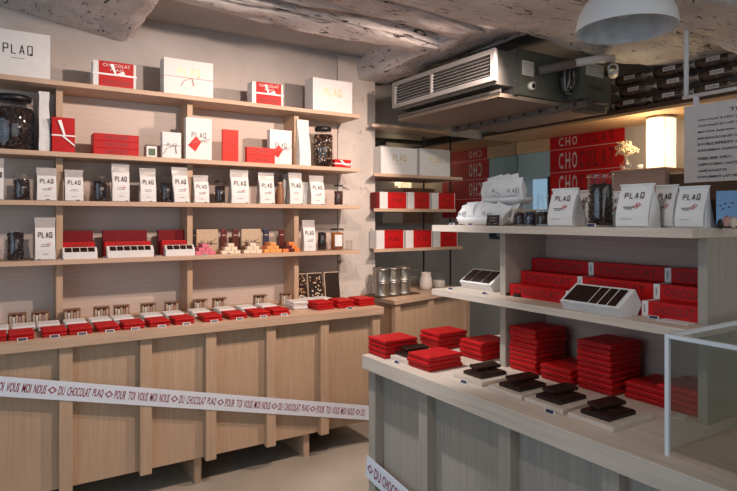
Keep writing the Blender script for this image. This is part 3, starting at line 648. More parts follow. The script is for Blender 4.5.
# pouches
def rect_ring(hw, y0, y1, z, n=6, dx=0, wob=0, seed=0):
    pts = []
    def P(x, y):
        d = noise.noise(Vector((x * 14 + seed, y * 14, z * 14))) * wob
        pts.append((x + dx + d, y + d * .8, z))
    for i in range(n): P(-hw + 2 * hw * i / n, y0)
    for i in range(2): P(hw, y0 + (y1 - y0) * i / 2)
    for i in range(n): P(hw - 2 * hw * i / n, y1)
    for i in range(2): P(-hw, y1 - (y1 - y0) * i / 2)
    return pts
def pouch(name, label, cat, px0, px1, ytop, base, Y, style, group=None, depth=.055, yref=None, seed=None, plane='Y', rot=0, lean=0):
    if plane == 'Y':
        x0, x1 = PY(px0, Y), PY(px1, Y); h = ZY((px0 + px1) / 2, ytop, Y) - base; o = ((x0 + x1) / 2, Y, base); w = x1 - x0
    else:
        y0, y1 = PX(px0, Y), PX(px1, Y); h = ZX((px0 + px1) / 2, ytop, Y) - base; o = (Y, (y0 + y1) / 2, base); w = y0 - y1; rot = rot - PI / 2
    t = thing(name, label, cat, o, rot, group)
    hw = w / 2; seed = seed if seed is not None else random.random() * 50; rings = []; N = 10
    for i in range(N + 1):
        u = i / N; thick = depth * (1 - max(0, (u - .25) / .6) ** 1.3 * .93) if u < .85 else depth * .06
        thick = max(thick, depth * .08); yc = depth / 2 * (1 - .15 * u) 
        rings.append(rect_ring(hw * (1 - .06 * math.sin(u * PI) + .0 * u), yc - thick / 2, yc + thick / 2, h * u, wob=.006 if 0 < i < N else .0, seed=seed, dx=lean * u * w))
    def fy(u):  # front y at height fraction
        thick = max(depth * (1 - max(0, (u - .25) / .6) ** 1.3 * .93) if u < .85 else depth * .06, depth * .08); return depth / 2 * (1 - .15 * u) - thick / 2
    body = 'grey_film' if style in ('film',) else 'white_paper'
    MB().loft(rings, body).build('pouch', t)
    def shear(u0, u1, y0, y1):
        # maps local (x, y, z) with z in [u0h,u1h] onto the sloping front
        k = (y1 - y0) / ((u1 - u0) * h)
        return Matrix(((1, 0, lean * w / h, 0), (0, 1, k, y0 - k * u0 * h), (0, 0, 1, 0), (0, 0, 0, 1)))
    e = .0045
    if style == 'film':
        u0, u1 = .02, .74; y0, y1 = 0 - e, fy(.74) - e
        y0 = -e; T = shear(u0, u1, y0, y1) 
        # follow bulge: label is two facets
        m = MB()
        def P(x, u): return (x + lean * u * w, fy(u) - e, u * h)
        us = [.02, .25, .4, .5, .6, .68, .76]
        vs = [P(sx_ * hw * .93, u) for u in us for sx_ in (-1, 1)]
        m.add(vs, [(2 * i, 2 * i + 1, 2 * i + 3, 2 * i + 2) for i in range(len(us) - 1)], 'white_card')
        T = Matrix(((1, 0, lean * w / h, 0), (0, 1, (fy(.7) - fy(.52)) / (.18 * h), fy(.52) - (fy(.7) - fy(.52)) / .18 * .52 - e - .0035), (0, 0, 1, 0), (0, 0, 0, 1)))
        m.logo(-hw * .62, hw * .62, h * .53, h * .65, 0, 'ink', T, .13)
        for u, ww in ((.36, .35), (.32, .45), (.14, .3)): m.box(-hw * ww, hw * ww, fy(u) - e - .0025, fy(u) - e - .0018, u * h, u * h + h * .012, 'grey_ink')
        if int(seed * 10) % 3: m.diamond(hw * .35, h * .38, hw * .2, h * .035, -e - .0055 + fy(.38) , 'pink_string')
        m.build('label', t)
    elif style == 'paper':
        m = MB(); k0, k1 = .12, .97
        def P(x, u, d=e): return (x + lean * u * w, fy(u) - d, u * h)
        us = [.03, .25, .4, .5, .6, .7, .85]
        m.add([P(sx_ * hw * .96, u) for u in us for sx_ in (-1, 1)], [(2 * i, 2 * i + 1, 2 * i + 3, 2 * i + 2) for i in range(len(us) - 1)], 'white_card')
        T = Matrix(((1, 0, lean * w / h, 0), (0, 1, (fy(.82) - fy(.66)) / (.16 * h), fy(.66) - (fy(.82) - fy(.66)) / .16 * .66 - e - .004), (0, 0, 1, 0), (0, 0, 0, 1)))
        m.logo(-hw * .55, hw * .55, h * .67, h * .79, 0, 'ink', T, .15)
        m.box(-hw * .55, hw * .1, fy(.45) - e - .003, fy(.45) - e - .002, h * .46, h * .475, 'ink').box(-hw * .45, hw * .0, fy(.42) - e - .003, fy(.42) - e - .002, h * .42, h * .433, 'ink').box(-hw * .6, hw * 0, fy(.2) - e - .003, fy(.2) - e - .002, h * .19, h * .20, 'grey_ink')
        m.diamond(hw * .34, h * .52, hw * .17, h * .045, fy(.52) - e - .0035, 'red_card').diamond(hw * .18, h * .47, hw * .17, h * .045, fy(.47) - e - .0035, 'red_card')
        m.build('label', t)
        MB().bbox(-hw * 1.02 + lean * w, hw * 1.02 + lean * w, depth * .42 - depth * .08, depth * .42 + depth * .08, h * .955, h * 1.0, 'white_paper', .002).build('folded_top', t)
    return t
pouch('paper_pouch', 'tall plain white paper pouch squeezed beside the very large jar', 'pouch', 39, 50, 90, S2, 3.74, 'plain', depth=.12)
pouch('paper_pouch', 'tall plain white pouch left of the large right-hand jar', 'pouch', 299.5, 311, 119, S2, 3.74, 'plain', depth=.10)
q = tag(MB().lathe([(0, 0), (.016, 0), (.018, .01), (.018, .10), (.008, .125), (.008, .15)], 'off_white', 12).lathe([(0, .15), (.009, .15), (.009, .17), (0, .17)], 'cork', 10).build('bottle', None, (pj(56.5, 3.86) + .03, 3.86, S2)), 'small corked bottle behind the red ribboned box on the second shelf', 'bottle')
def red_rib(t, w, h, d):
    m = MB(); m.bbox(-w / 2, w / 2, 0, d, 0, h, 'red_card', .0015); m.build('box', t)
    s = MB(); z = h * .48; s.box(-w / 2 - .002, w / 2 + .002, -.003, d + .002, z - .004, z + .004, 'ribbon')
    s.add([(.0, -.005, z), (-w * .26, -.010, z + h * .42), (-w * .10, -.008, z + h * .44), (w * .08, -.004, z + .006)], [(0, 1, 2, 3)], 'ribbon')
    s.add([(.0, -.005, z), (w * .48, -.007, z - h * .25), (w * .48, -.007, z - h * .30), (-.008, -.005, z - .006)], [(0, 1, 2, 3)], 'ribbon'); s.build('ribbon', t)
facebox('gift_box', 'upright red gift box with trailing white ribbon on the second shelf', 'box', 52, 75, 116.5, S2, 3.72, .05, red_rib)
def choc_box_mesh(w, h, d, m1='red_card', ink='red_print', word='CHOCOLAT', wid=.52):
    m = MB(); m.bbox(-w / 2, w / 2, 0, d, 0, h, m1, .002)
    m.text(word, -w * wid / 2, w * wid / 2, h * .2, h * .8, -.0008, ink); return m
x0, x1 = PY(93.5, 3.73), PY(139, 3.73); hh = (ZY(94, 132.5, 3.73) - S2) / 3
for i in range(3):
    m = choc_box_mesh(x1 - x0, hh - .0006, .12)
    o = m.build('chocolate_box', None, ((x0 + x1) / 2, 3.73, S2 + hh * i)); tag(o, 'long red lettered box, %s of the three-high pile on the second shelf' % lvl(i, 3), 'box', 'red boxes piled on the second shelf')
def frame_b(t, w, h, d):
    MB().bbox(-w / 2, w / 2, 0, d, 0, h, 'white_card', .0015).build('case', t)
    MB().box(-w * .30, w * .34, -.0018, -.0004, h * .18, h * .78, 'green_print').build('picture', t)
facebox('small_box', 'tiny white box with dark green square on the second shelf', 'box', 146.5, 157, 145.7, S2, 3.74, .03, frame_b)
facebox('gift_box', 'small white box tied with dark string beside the tiny green-fronted box', 'box', 162.5, 181, 131.5, S2, 3.73, .05, white_box('ink', 'grey_ink', .5, .45, underline=False))
facebox('gift_box', 'tall white box with red paper tag, left of the red upright tablet', 'box', 186, 211.5, 117, S2, 3.73, .05, white_box('ink', None, .55, .53, tagc=1, underline=False))
facebox('gift_box', 'white box with red tag behind the red box pair, beside the right divider', 'box', 270, 291.5, 129, S2, 3.76, .05, white_box('ink', None, .5, .5, tagc=1, underline=False))
def tall_tab(t, w, h, d):
    m = MB(); m.bbox(-w / 2, w / 2, 0, d, 0, h, 'orange_red', .002); m.logo(-w * .3, w * .35, h * .5, h * .6, -.0012, 'red_print'); m.build('wrapper', t)
facebox('chocolate_tablet', 'upright bright red tablet standing alone mid second shelf', 'tablet', 222.5, 238.5, 129, S2, 3.75, .02, tall_tab)
x0, x1 = PY(247, 3.715), PY(275, 3.715); hh = (ZY(247, 146.5, 3.715) - S2) / 2
for i, (wd_, lb) in enumerate((('CHOCOLAT', 'lower bright red box of the pair on the second shelf'), ('PLAQ', 'upper bright red box of the pair on the second shelf'))):
    m = choc_box_mesh(x1 - x0, hh - .0006, .04, 'orange_red', 'red_print', wd_, .6 if i == 0 else .4); tag(m.build('chocolate_box', None, ((x0 + x1) / 2, 3.715, S2 + hh * i)), lb, 'box')
q = facebox('gift_box', 'small red box with white bow at the right end of the second shelf', 'box', 335, 351, 159, S2, 3.72, .05, red_rib)
# shelf three
S3 = ZS[2]
bags3 = [(-9, 4, 157), (36.5, 57, 167.5), (64.5, 84, 169.5), (112, 130, 163), (140, 156.5, 168), (174, 190, 167), (194, 209.5, 175), (231, 249.5, 169), (259.5, 275, 172.5), (289.5, 303, 172), (310.5, 325, 175.5)]
nb = {0: 'cut off at the left edge of the picture', 1: 'right of the leftmost jar', 2: 'second after the leftmost jar', 3: 'right of the second jar', 4: 'left of the third jar', 5: 'crumpled one just right of the third jar', 6: 'left of the fourth jar', 7: 'right of the fourth jar', 8: 'left of the small brown bottle', 9: 'just right of the small brown bottle', 10: 'rightmost, beside the last jar'}
for i, (a, b_, yt) in enumerate(bags3):
    pouch('coffee_pouch', 'white labelled pouch on the third shelf, ' + nb[i], 'pouch', a, b_, yt, S3, 3.735, 'film', 'labelled pouches on the third shelf', lean=(.0 if i != 5 else -.12), seed=3.3 + i * 1.37, depth=.06)
jars3 = [(21.5, 173.5, 7.6), (100, 175, 6.6), (166.5, 177, 6.6), (220, 181, 5.3)]
for i, (px, yt, rp) in enumerate(jars3):
    r = rp / F * fwY(px, 3.78); h = ZY(px, yt, 3.78) - S3
    jar('small glass jar of dark beans, %s on the third shelf' % ['leftmost', 'second from the left', 'third from the left', 'fourth from the left'][i], 'jar', PY(px, 3.78), 3.78, S3, r, h * .96, 'lid', ('bean', 'navy', 'chocolate'), .8, 'glass' if i < 3 else 'black_metal', 'dark beans in the %s small jar of the third shelf' % ['leftmost', 'second', 'third', 'fourth'][i], 120, bsize=.14, group='small bean jars on the third shelf')
jar('small dark-lidded jar of brown beans at the right end of the third shelf', 'jar', PY(338.5, 3.78), 3.78, S3, .034, .145, 'lid', ('beanred', 'bean'), .72, 'black_metal', 'brown beans in the small jar at the right end of the third shelf', 120, bsize=.14)
q = thing('bottle', 'small brown bottle between two pouches on the third shelf', 'bottle', (PY(280, 3.8), 3.8, S3))
MB().lathe([(0, 0), (.026, 0), (.028, .01), (.028, .10), (.016, .125), (.014, .14)], 'cafe', 16).build('body', q); MB().lathe([(0, .14), (.016, .14), (.016, .158), (0, .158)], 'cork', 12).build('stopper', q)
pouch('film_pouch', 'plain grey film pouch behind the small brown bottle', 'pouch', 284, 291, 174, S3, 3.84, 'film_plain' if False else 'plain2', depth=.05)
pouch('film_pouch', 'plain grey pouch partly behind the rightmost labelled pouch', 'pouch', 303.5, 311, 182, S3, 3.80, 'plain2', depth=.05)
# shelf four
S4 = ZS[3]
jar('open glass tumbler full of dark beans, leftmost on the fourth shelf', 'tumbler', PY(15.5, 3.8), 3.80, S4, .043, .165, 'open', ('bean', 'navy', 'chocolate'), .93, 'glass', 'dark beans filling the tumbler at the left of the fourth shelf', 150, name='glass_tumbler', bsize=.15)
pouch('coffee_pouch', 'large white labelled pouch at the left of the fourth shelf', 'pouch', 34.5, 56, 217.5, S4, 3.735, 'film', depth=.07, seed=9.1)
pouch('coffee_pouch', 'tall white labelled pouch at the right of the fourth shelf', 'pouch', 303.5, 316, 220, S4, 3.735, 'film', depth=.06, seed=4.4)
jar('small jar of dark beans right of the pouch on the fourth shelf', 'jar', PY(322, 3.8), 3.8, S4, .034, .155, 'lid', ('bean', 'chocolate'), .85, 'glass', 'dark beans in the small jar on the right of the fourth shelf', 120, bsize=.14)
jar('dark-lidded jar with white label near the right end of the fourth shelf', 'jar', PY(337, 3.79), 3.79, S4, .052, .155, 'lid', ('amber',), .85, 'black_metal', 'amber spread inside the white-labelled jar on the fourth shelf', 10, paper=True)
q = tag(MB().lathe([(0, 0), (.022, 0), (.026, .07), (.024, .07), (.02, .004), (0, .004)], 'glass', 16).build('drinking_glass', None, (PY(349, 3.78), 3.78, S4)), 'small empty glass at the right end of the fourth shelf', 'glass')
# boxed tray sets
for i, (pb, pm, pt, npc) in enumerate((((62.8, 93, 231), (62.8, 95, 242.5), (63, 97.5, 248), 4), ((103, 147, 230.5), (104.5, 151, 242), (107.5, 154, 246.5), 6), ((158.5, 186, 230), (162, 189, 240.5), (166, 195, 245.5), 4))):
    nm = ['left', 'middle', 'right'][i]
    for (pp, Y, mm, dd, what, ww) in ((pb, 3.86, 'dark_red_card', .05, 'dark red box standing at the back of the %s tray set' % nm, None), (pm, 3.80, 'red_card', .05, 'bright red lettered box behind the %s white chocolate tray' % nm, 'CHOCOLAT')):
        x0, x1 = PY(pp[0], Y), PY(pp[1], Y); h = ZY(pp[0], pp[2], Y) - S4
        m = MB(); m.bbox(-(x1 - x0) / 2, (x1 - x0) / 2, 0, dd, 0, h, mm, .002)
        if ww: m.text(ww, -(x1 - x0) * .3, (x1 - x0) * .3, h * .62, h * .9, -.0008, 'red_print')
        tag(m.build('chocolate_box', None, ((x0 + x1) / 2, Y, S4)), what + ' on the fourth shelf', 'box')
    Y = 3.735; x0, x1 = PY(pt[0], Y), PY(pt[1], Y); w = x1 - x0; h = ZY(pt[0], pt[2], Y) - S4
    t = thing('display_tray', 'white sloping tray of dark chocolates, %s of three on the fourth shelf' % nm, 'tray', ((x0 + x1) / 2, Y, S4), 0, 'white chocolate trays on the fourth shelf')
    pr_ = [(0, 0), (.06, 0), (.06, h), (.035, h), (0, h * .55)]
    m = MB(); m.loft([[(-w / 2, y, z) for y, z in pr_], [(w / 2, y, z) for y, z in pr_]], 'white_card'); m.build('tray', t)
    sl = math.atan2(h * .45, .035); ln = math.hypot(h * .45, .035)
    Tm = Matrix.Translation((0, 0, h * .55)) @ Matrix.Rotation(sl, 4, 'X')
    for k in range(npc):
        a = -w / 2 + w * .06 + k * w * .9 / npc
        MB().bbox(a, a + w * .9 / npc - .006, ln * .12, ln * .86, .0, .004, 'chocolate', .001, Tm).build('chocolate_piece', t)
# kraft boxes and slim tablets
for i, (a, b_, yt) in enumerate(((196.5, 218, 229.5), (241.5, 261, 229))):
    def kb(t, w, h, d):
        m = MB(); m.bbox(-w / 2, w / 2, 0, d, 0, h, 'kraft', .002); m.logo(-w * .3, w * .2, h * .36, h * .52, -.001, 'ink'); m.build('box', t)
        s = MB(); s.tube([(-w * .48, -.003, h * .45), (w * .1, -.005, h * .42), (w * .4, -.003, h * .6)], .0016, 'ink', 5).tube([(w * .1, -.004, h * .42), (w * .45, -.003, h * .40)], .0016, 'ink', 5); s.build('string', t)
    facebox('kraft_box', 'kraft board box tied with string, %s of the pair on the fourth shelf' % ['left', 'right'][i], 'box', a, b_, yt, S4, 3.86, .03, kb, 'kraft boxes')
for i, (a, b_, mm, cc, lbl) in enumerate(((193, 196, 'black', 'black', 'left of the left kraft box'), (221, 227, 'maroon', 'dark brown-red', 'just right of the left kraft box'), (232.5, 238.5, 'maroon', 'dark brown', 'just left of the right kraft box'), (263.5, 269, 'navy', 'dark navy', 'just right of the right kraft box'), (279, 284.5, 'maroon', 'dark red', 'left of the third divider'))):
    def tb(t, w, h, d):
        m = MB(); m.bbox(-w / 2, w / 2, 0, d, 0, h, mm, .002); m.box(-w * .3, w * .3, -.0008, -.0001, h * .72, h * .76, 'kraft'); m.build('wrapper', t)
    facebox('slim_tablet', 'slim %s tablet standing %s, fourth shelf' % (cc, lbl), 'tablet', a, b_, 229, S4, 3.88, .015, tb, 'slim standing tablets')
# pyramids of small wrapped bars
py = [('pink', 205.5, 'pink_foil', 'pink_foil'), ('cream and brown', 231, 'cream_foil', 'brown_foil'), ('pale cream', 253, 'cream_foil', 'brown_foil'), ('orange', 273, 'amber_foil', 'orange_foil'), ('orange and dark red', 291.5, 'orange_foil', 'maroon')]
bm_ = {}
for nm, px, ma, mb_ in py:
    for lay in range(2):
        for mname in (ma, mb_):
            if mname not in bm_:
                m = MB(); m.bbox(-.021, .021, 0, .05, 0, .0235, mname, .003); bm_[mname] = m.build('wrapped_bar')
                me = bm_[mname].data; bpy.data.objects.remove(bm_[mname]); bm_[mname] = me
    cx = PY(px, 3.74)
    for row, cnt in enumerate((3, 2, 1)):
        for k in range(cnt):
            for dpt in range(2):
                me = bm_[ma if dpt == 0 else mb_]
                if nm.startswith('orange and') and (k + row) % 2: me = bm_[mb_]
                o = bpy.data.objects.new('wrapped_bar', me); C.objects.link(o)
                o.location = (cx + (k - (cnt - 1) / 2) * .044, 3.735 + dpt * .052, S4 + row * .0237)
                side = {3: ['left', 'middle', 'right'][k], 2: ['left', 'right'][k] if cnt == 2 else '', 1: ''}[cnt] if cnt > 1 else 'single'
                tag(o, 'small wrapped bar, %s %s row, %s, %s pyramid' % (side, ['bottom', 'middle', 'top'][row], ['front', 'rear'][dpt], nm), 'chocolate bar', 'pyramids of small wrapped bars')
# ---- price tags
ptm = MB(); ptm.add([(-.022, 0, 0), (.022, 0, 0), (.022, .012, 0), (-.022, .012, 0), (-.022, .008, .014), (.022, .008, .014)], [(0, 1, 2, 3), (0, 1, 5, 4), (1, 2, 5), (0, 4, 3), (2, 3, 4, 5)], 'white_card')
ptm.add([(-.0185, .0003, .0015), (.0185, .0003, .0015), (.0185, .0068, .0129), (-.0185, .0068, .0129)], [(0, 1, 2, 3)], 'navy')
pto = ptm.build('price_tag'); ptd = pto.data; bpy.data.objects.remove(pto)
def ptag(x, y, z, rot, label, group, s=1):
    o = bpy.data.objects.new('price_tag', ptd); C.objects.link(o); o.location = (x, y, z + .0003); o.rotation_euler = (0, 0, rot); o.scale = (s, s, s)
    tag(o, label, 'price tag', group)
# ================================================================ LEFT COUNTER GOODS
def slab(name, w, d, h, m, wob=0):
    b = MB(); b.bbox(-w / 2, w / 2, 0, d, 0, h, m, h * .42); 
    b.box(-w / 2 + .003, w / 2 - .003, -.0006, .0, h * .42, h * .55, 'red_print' if 'red' in m else 'grey_ink'); return b
redL = [8, 41, 69, 97, 123, 150, 175, 203, 229, 253, 274]
o_ = slab('x', .112, .15, .0175, 'red_card').build('chocolate_tablet'); redm = o_.data; bpy.data.objects.remove(o_)
o_ = slab('x', .130, .15, .0175, 'red_card').build('chocolate_tablet'); redm3 = o_.data; bpy.data.objects.remove(o_)
o_ = slab('x', .108, .14, .0195, 'white_card').build('chocolate_tablet'); whm = o_.data; bpy.data.objects.remove(o_)
def stackL(me, x, y, n, hgt, label, group, z=ZT, rot0=0, jit=.006, name='chocolate_tablet', cat='tablet'):
    for i in range(n):
        o = bpy.data.objects.new(name, me); C.objects.link(o)
        o.location = (x + random.uniform(-jit, jit), y + random.uniform(-jit, jit) * .7, z + i * (hgt + .0004)); o.rotation_euler = (0, 0, rot0 + random.uniform(-.03, .03))
        tag(o, label % lvl(i, n), cat, group)
xs = [PY(p, 3.36) + .060 for p in [-22] + redL]
for i, x in enumerate(xs):
    nm = 'pile cut by the left picture edge' if i == 0 else '%s full front pile from the left' % ORD[i - 1]
    stackL(redm, x, 3.365, 2, .0175, 'red tablet, %%s, %s, left counter' % nm, 'red tablet piles on the left counter', rot0=.02)
    ptag(x + .0, 3.335, ZT, 0, 'small dark price tag before the %s red pile' % ('cut-off leftmost' if i == 0 else ORD[i - 1] + ' full'), 'price tags on the left counter')
for i, (px, n) in enumerate(((-16, 2), (10, 2), (37, 2), (65, 2), (91, 2), (114, 2), (143, 2), (166, 2), (193, 2), (219, 2), (241, 2), (262, 2), (291, 3))):
    x = PY(px, 3.54) + .055
    stackL(whm, x, 3.53 if i != 12 else 3.50, n, .0205 if i != 12 else .0165, 'white tablet, %%s, %s white pile from the left, left counter' % ORD[i], 'white tablet piles on the left counter', rot0=-.02)
# three piles at the right end
for i, px in enumerate((314, 335, 356)):
    x = PY(px, 3.42) + .078
    stackL(redm3, x, 3.40, 3, .0175, 'red tablet, %%s, %s three-high pile ending the left counter' % ['left', 'middle', 'right'][i], 'three-high red piles on the left counter', rot0=.05)
ptag(PY(350, 3.34), 3.335, ZT, 0, 'small price tag before the three-high red piles', 'price tags on the left counter')
for i, px in enumerate((303, 318)):
    stackL(whm, PY(px, 3.68) + .06, 3.66, 2, .0165, 'white wrapped tablet, %%s in the %s flat pile below the leaning nut slabs' % ['left', 'right'][i], 'white piles below the leaning slabs')
# little tins of wrapped chocolates against the back
tn = [(8.5, 26), (32.5, 48.5), (65, 79), (94.5, 109), (114.5, 129), (142, 155), (165.5, 179), (194, 207), (213.5, 226), (255, 266), (281, 292)]
t0 = thing('clear_box', '', 'box', (0, 0, 0))
MB().bbox(-.04, .04, 0, .05, 0, .085, 'glass', .006).build('clear_shell', t0)
m = MB(); m.bbox(-.039, .039, .043, .049, .002, .083, 'cafe', .003).box(-.039, .039, .004, .043, .078, .083, 'cafe'); m.build('backing_card', t0)
m = MB()
for k in range(5):
    m.bbox(-.034 + k * .0135, -.023 + k * .0135, .012, .03, .004, .07 - (k % 2) * .008, ['kraft', 'off_white', 'kraft', 'pod', 'kraft'][k], .003)
m.build('wrapped_sticks', t0)
for i, (a, b_) in enumerate(tn):
    o = t0 if i == 0 else dup(t0)
    o.location = (PY((a + b_) / 2, 3.74), 3.72, ZT); o.scale = (1.12, 1, 1.02)
    tag(o, 'small brown-backed clear box of wrapped sticks, %s from the left' % ORD[i], 'box', 'clear boxes along the back of the left counter')
# leaning nut slabs
for i, (a, b_, mm, lb) in enumerate(((298.5, 307, 'nut', 'narrow nut-studded chocolate slab leaning beside the right divider'), (310, 323, 'cream_foil', 'middle leaning chocolate slab studded with pale and brown nuts'), (327, 340, None, 'plain dark chocolate slab leaning at the right end of the left counter'))):
    x0, x1 = PY(a, 3.8), PY(b_, 3.8); w = x1 - x0; h = .21
    t = thing('chocolate_slab', lb, 'chocolate', ((x0 + x1) / 2, 3.80, ZT)); t.rotation_euler = (-.16, 0, -.08)
    MB().bbox(-w / 2 - .008, w / 2 + .004, .008, .016, 0, h, 'kraft', .002).build('backing_board', t)
    m = MB(); m.bbox(-w / 2, w / 2, -.004, .008, .004, h - .006, 'chocolate', .003)
    m.build('slab', t)
    if mm:
        s = MB()
        for k in range(34): s.blob((random.uniform(-w * .42, w * .42), -.006, random.uniform(.015, h - .02)), (.006, .004, .006), random.choice((mm, 'nut', 'cream_foil')))
        s.build('nuts', t)
# ================================================================ RIGHT COUNTER GOODS
o_ = slab('x', .19, .125, .0185, 'red_card').build('chocolate_tablet'); rb = o_.data; bpy.data.objects.remove(o_)
def rstack(px, y, n, label, rot=0.0, me=None, w=.0, jit=.004):
    """px,y: nearest bottom corner of the pile as measured on the counter top"""
    x, yy = GZ(px, y, ZT)
    for i in range(n):
        o = bpy.data.objects.new('chocolate_tablet', rbm); C.objects.link(o)
        o.location = (x + random.uniform(-jit, jit), yy + random.uniform(-jit, jit), ZT + i * .0194); o.rotation_euler = (0, 0, rot + random.uniform(-.025, .025))
        tag(o, 'red tablet, %s, %s' % (lvl(i, n), label), 'tablet', 'red tablet piles on the grey counter')
# tablet with its nearest corner (min x, min y) at the origin
m = MB(); m.bbox(0, .178, 0, .138, 0, .019, 'red_card', .0075); m.box(.006, .172, -.0008, 0, .008, .0105, 'red_print'); m.box(-.0008, 0, .006, .132, .008, .0105, 'red_print')
o_ = m.build('chocolate_tablet'); rbm = o_.data; bpy.data.objects.remove(o_)
rstack(385, 359.5, 4, 'pile at the grey counter corner')
rstack(438, 351, 4, 'pile at the far left edge of grey counter')
rstack(429, 373, 3, 'three-high pile nearest the grey counter corner')
rstack(481, 362, 4, 'pile half hidden by the left upright')
rstack(536, 376, 9, 'tall pile beside the left upright')
rstack(570, 387, 3, 'three-high pile between the two tall piles')
rstack(611, 397, 9, 'right tall pile under the display unit')
rstack(664, 408.5, 3, 'three-high pile right of the tall piles')
rstack(700.3, 419.5, 4, 'pile seen through the glass case')
# tasting boards
def board(px, y, label, clabel, w=.17, d=.15):
    x, yy = GZ(px, y, ZT)
    o = MB().bbox(0, w, 0, d, 0, .016, 'ash_y', .002).build('serving_board', None, (x, yy, ZT)); tag(o, label, 'board', 'wooden tasting boards')
    m = MB(); m.bbox(0, .13, 0, .098, 0, .012, 'chocolate', .002)
    for i in range(3):
        for j in range(3): m.bbox(.004 + i * .042, .042 + i * .042, .004 + j * .031, .032 + j * .031, .0118, .0145, 'chocolate', .001)
    q = m.build('chocolate_bar', None, (x + .025, yy + .03, ZT + .0163)); tag(q, 'dark chocolate bar lying flat on the ' + clabel, 'chocolate', 'dark chocolate bars on tasting boards')
    m = MB(); m.bbox(0, .115, 0, .048, 0, .011, 'chocolate', .002)
    q = m.build('chocolate_bar', None, (x + .05, yy + .080, ZT + .0312), (.12, -.02, -.10)); tag(q, 'broken half bar resting across the ' + clabel, 'chocolate', 'broken chocolate halves on tasting boards')
board(408, 365, 'pale board between the two red piles at the counter corner', 'board between the corner red piles', .17, .14)
board(482, 387, 'pale tasting board in front of the left upright', 'board in front of the left upright', .20, .155)
board(521.5, 401, 'pale tasting board in front of the first tall red pile', 'board in front of the first tall red pile', .20, .155)
board(562.5, 415, 'pale tasting board in front of the three-high pile', 'board before the middle three-high pile', .20, .155)
board(613, 433, 'pale tasting board nearest the glass case', 'board nearest the glass case', .20, .155)
for px, y, lb in ((396, 363.5, 'by the corner board'), (463, 383.5, 'left of the second board'), (549, 413.5, 'left of the fourth board')):
    x, yy = GZ(px, y, ZT); ptag(x, yy, ZT, -PI / 2, 'small black price tag %s on the grey counter' % lb, 'price tags on the grey counter', .8)
tag(MB().box(0, .05, 0, .03, 0, .002, 'white_card').build('paper_card', None, (*GZ(684, 420.5, ZT), ZT + .0003), .2), 'small white card lying beside the glass case', 'card')
# ---- mid shelf goods
def rdisp(label, px0, px1, y, X, npc, tilt=.62, w=None):
    y0, y1 = PX(px0, X), PX(px1, X); w = y0 - y1
    t = thing('display_tray', label, 'tray', (X, (y0 + y1) / 2, ZM + .0003), -PI / 2)
    h, d = .058, .085
    pr_ = [(0, .0), (.075, 0), (.10, .035), (.065, .085), (-.022, .03)]
    m = MB(); m.loft([[(-w / 2, a, b) for a, b in pr_], [(w / 2, a, b) for a, b in pr_]], 'white_card'); m.build('tray', t)
    a0, b0 = pr_[4]; a1, b1 = pr_[3]; ln = math.hypot(a1 - a0, b1 - b0); Tm = Matrix.Translation((0, a0, b0)) @ Matrix.Rotation(math.atan2(b1 - b0, a1 - a0), 4, 'X')
    tot = sum(npc); u = -w / 2 + w * .05
    for c in npc:
        ww = w * .9 * c / tot
        MB().bbox(u, u + ww - .006, ln * .09, ln * .9, -.002, .003, 'chocolate', .001, Tm).build('chocolate_piece', t); u += ww
    return t
rdisp('white slanted tray of dark chocolates at the left end of the middle shelf', 463, 494, 290, 1.78, (1, 1.3, 1.0))
rdisp('larger white slanted tray before the red boxes on the middle shelf', 564, 623, 315, 1.655, (2, .7, .7, .7))
# stepped red boxes on the mid shelf (front faces toward -X)
def rbox(label, X, ya, yb, lev, endwhite=True, word='CHOCOLAT'):
    w = ya - yb; h = .0495
    t = thing('chocolate_box', label, 'box', (X, (ya + yb) / 2, ZM + lev * (h + .0005)), -PI / 2, 'red boxes stepped on the middle shelf')
    m = MB(); dp = [.20, .135, .07][lev]; m.bbox(-w / 2, w / 2, 0, dp, 0, h, 'red_card', .0015)
    m.text(word, -w * .40, w * .40, h * .22, h * .78, -.0008, 'red_print'); m.build('sleeve', t)
    if endwhite:
        m = MB(); m.bbox(w / 2 + .0005, w / 2 + .0225, .001, dp - .001, .0, h - .001, 'white_card', .001); m.box(w / 2 + .009, w / 2 + .013, -.0003, .001, h * .25, h * .75, 'grey_ink'); m.build('open_end', t)
for lev, X in ((0, 1.752), (1, 1.817), (2, 1.882)):
    st = ['bottom', 'middle', 'top'][lev]
    rbox('long red box, %s step, left column on the middle shelf' % st, X, 1.684, 1.407, lev)
    rbox('long red box, %s step, central column on the middle shelf' % st, X, 1.384, 1.109, lev)
    rbox('red box, %s step, right column beside the right upright' % st, X, 1.086, .925, lev, False)
for px, y, lb in ((572, 306, 'below the larger white tray'), (653, 319, 'before the right column of red boxes'), (450, 289.8, 'nearest the left end'), (484, 294.5, 'below the small white tray')):
    x, yy = GZ(px, y, ZM); ptag(x, yy, ZM, -PI / 2, 'tiny price tag %s on the middle shelf' % lb, 'price tags on the middle shelf', .7)
for px, y, lb in ((504, 295.5, 'left'), (516, 297, 'right')):
    x, yy = GZ(px, y, ZM); tag(MB().bbox(0, .04, -.018, .018, 0, .012, 'chocolate', .003).build('chocolate_piece', None, (x, yy, ZM + .0003)), 'small dark chocolate piece at the left upright, %s of the pair' % lb, 'chocolate')
tag(MB().box(0, .06, -.05, .05, 0, .0015, 'white_card').build('paper_card', None, (*GZ(671, 323, ZM), ZM + .0003)), 'white card lying before the right red boxes on the middle shelf', 'card')
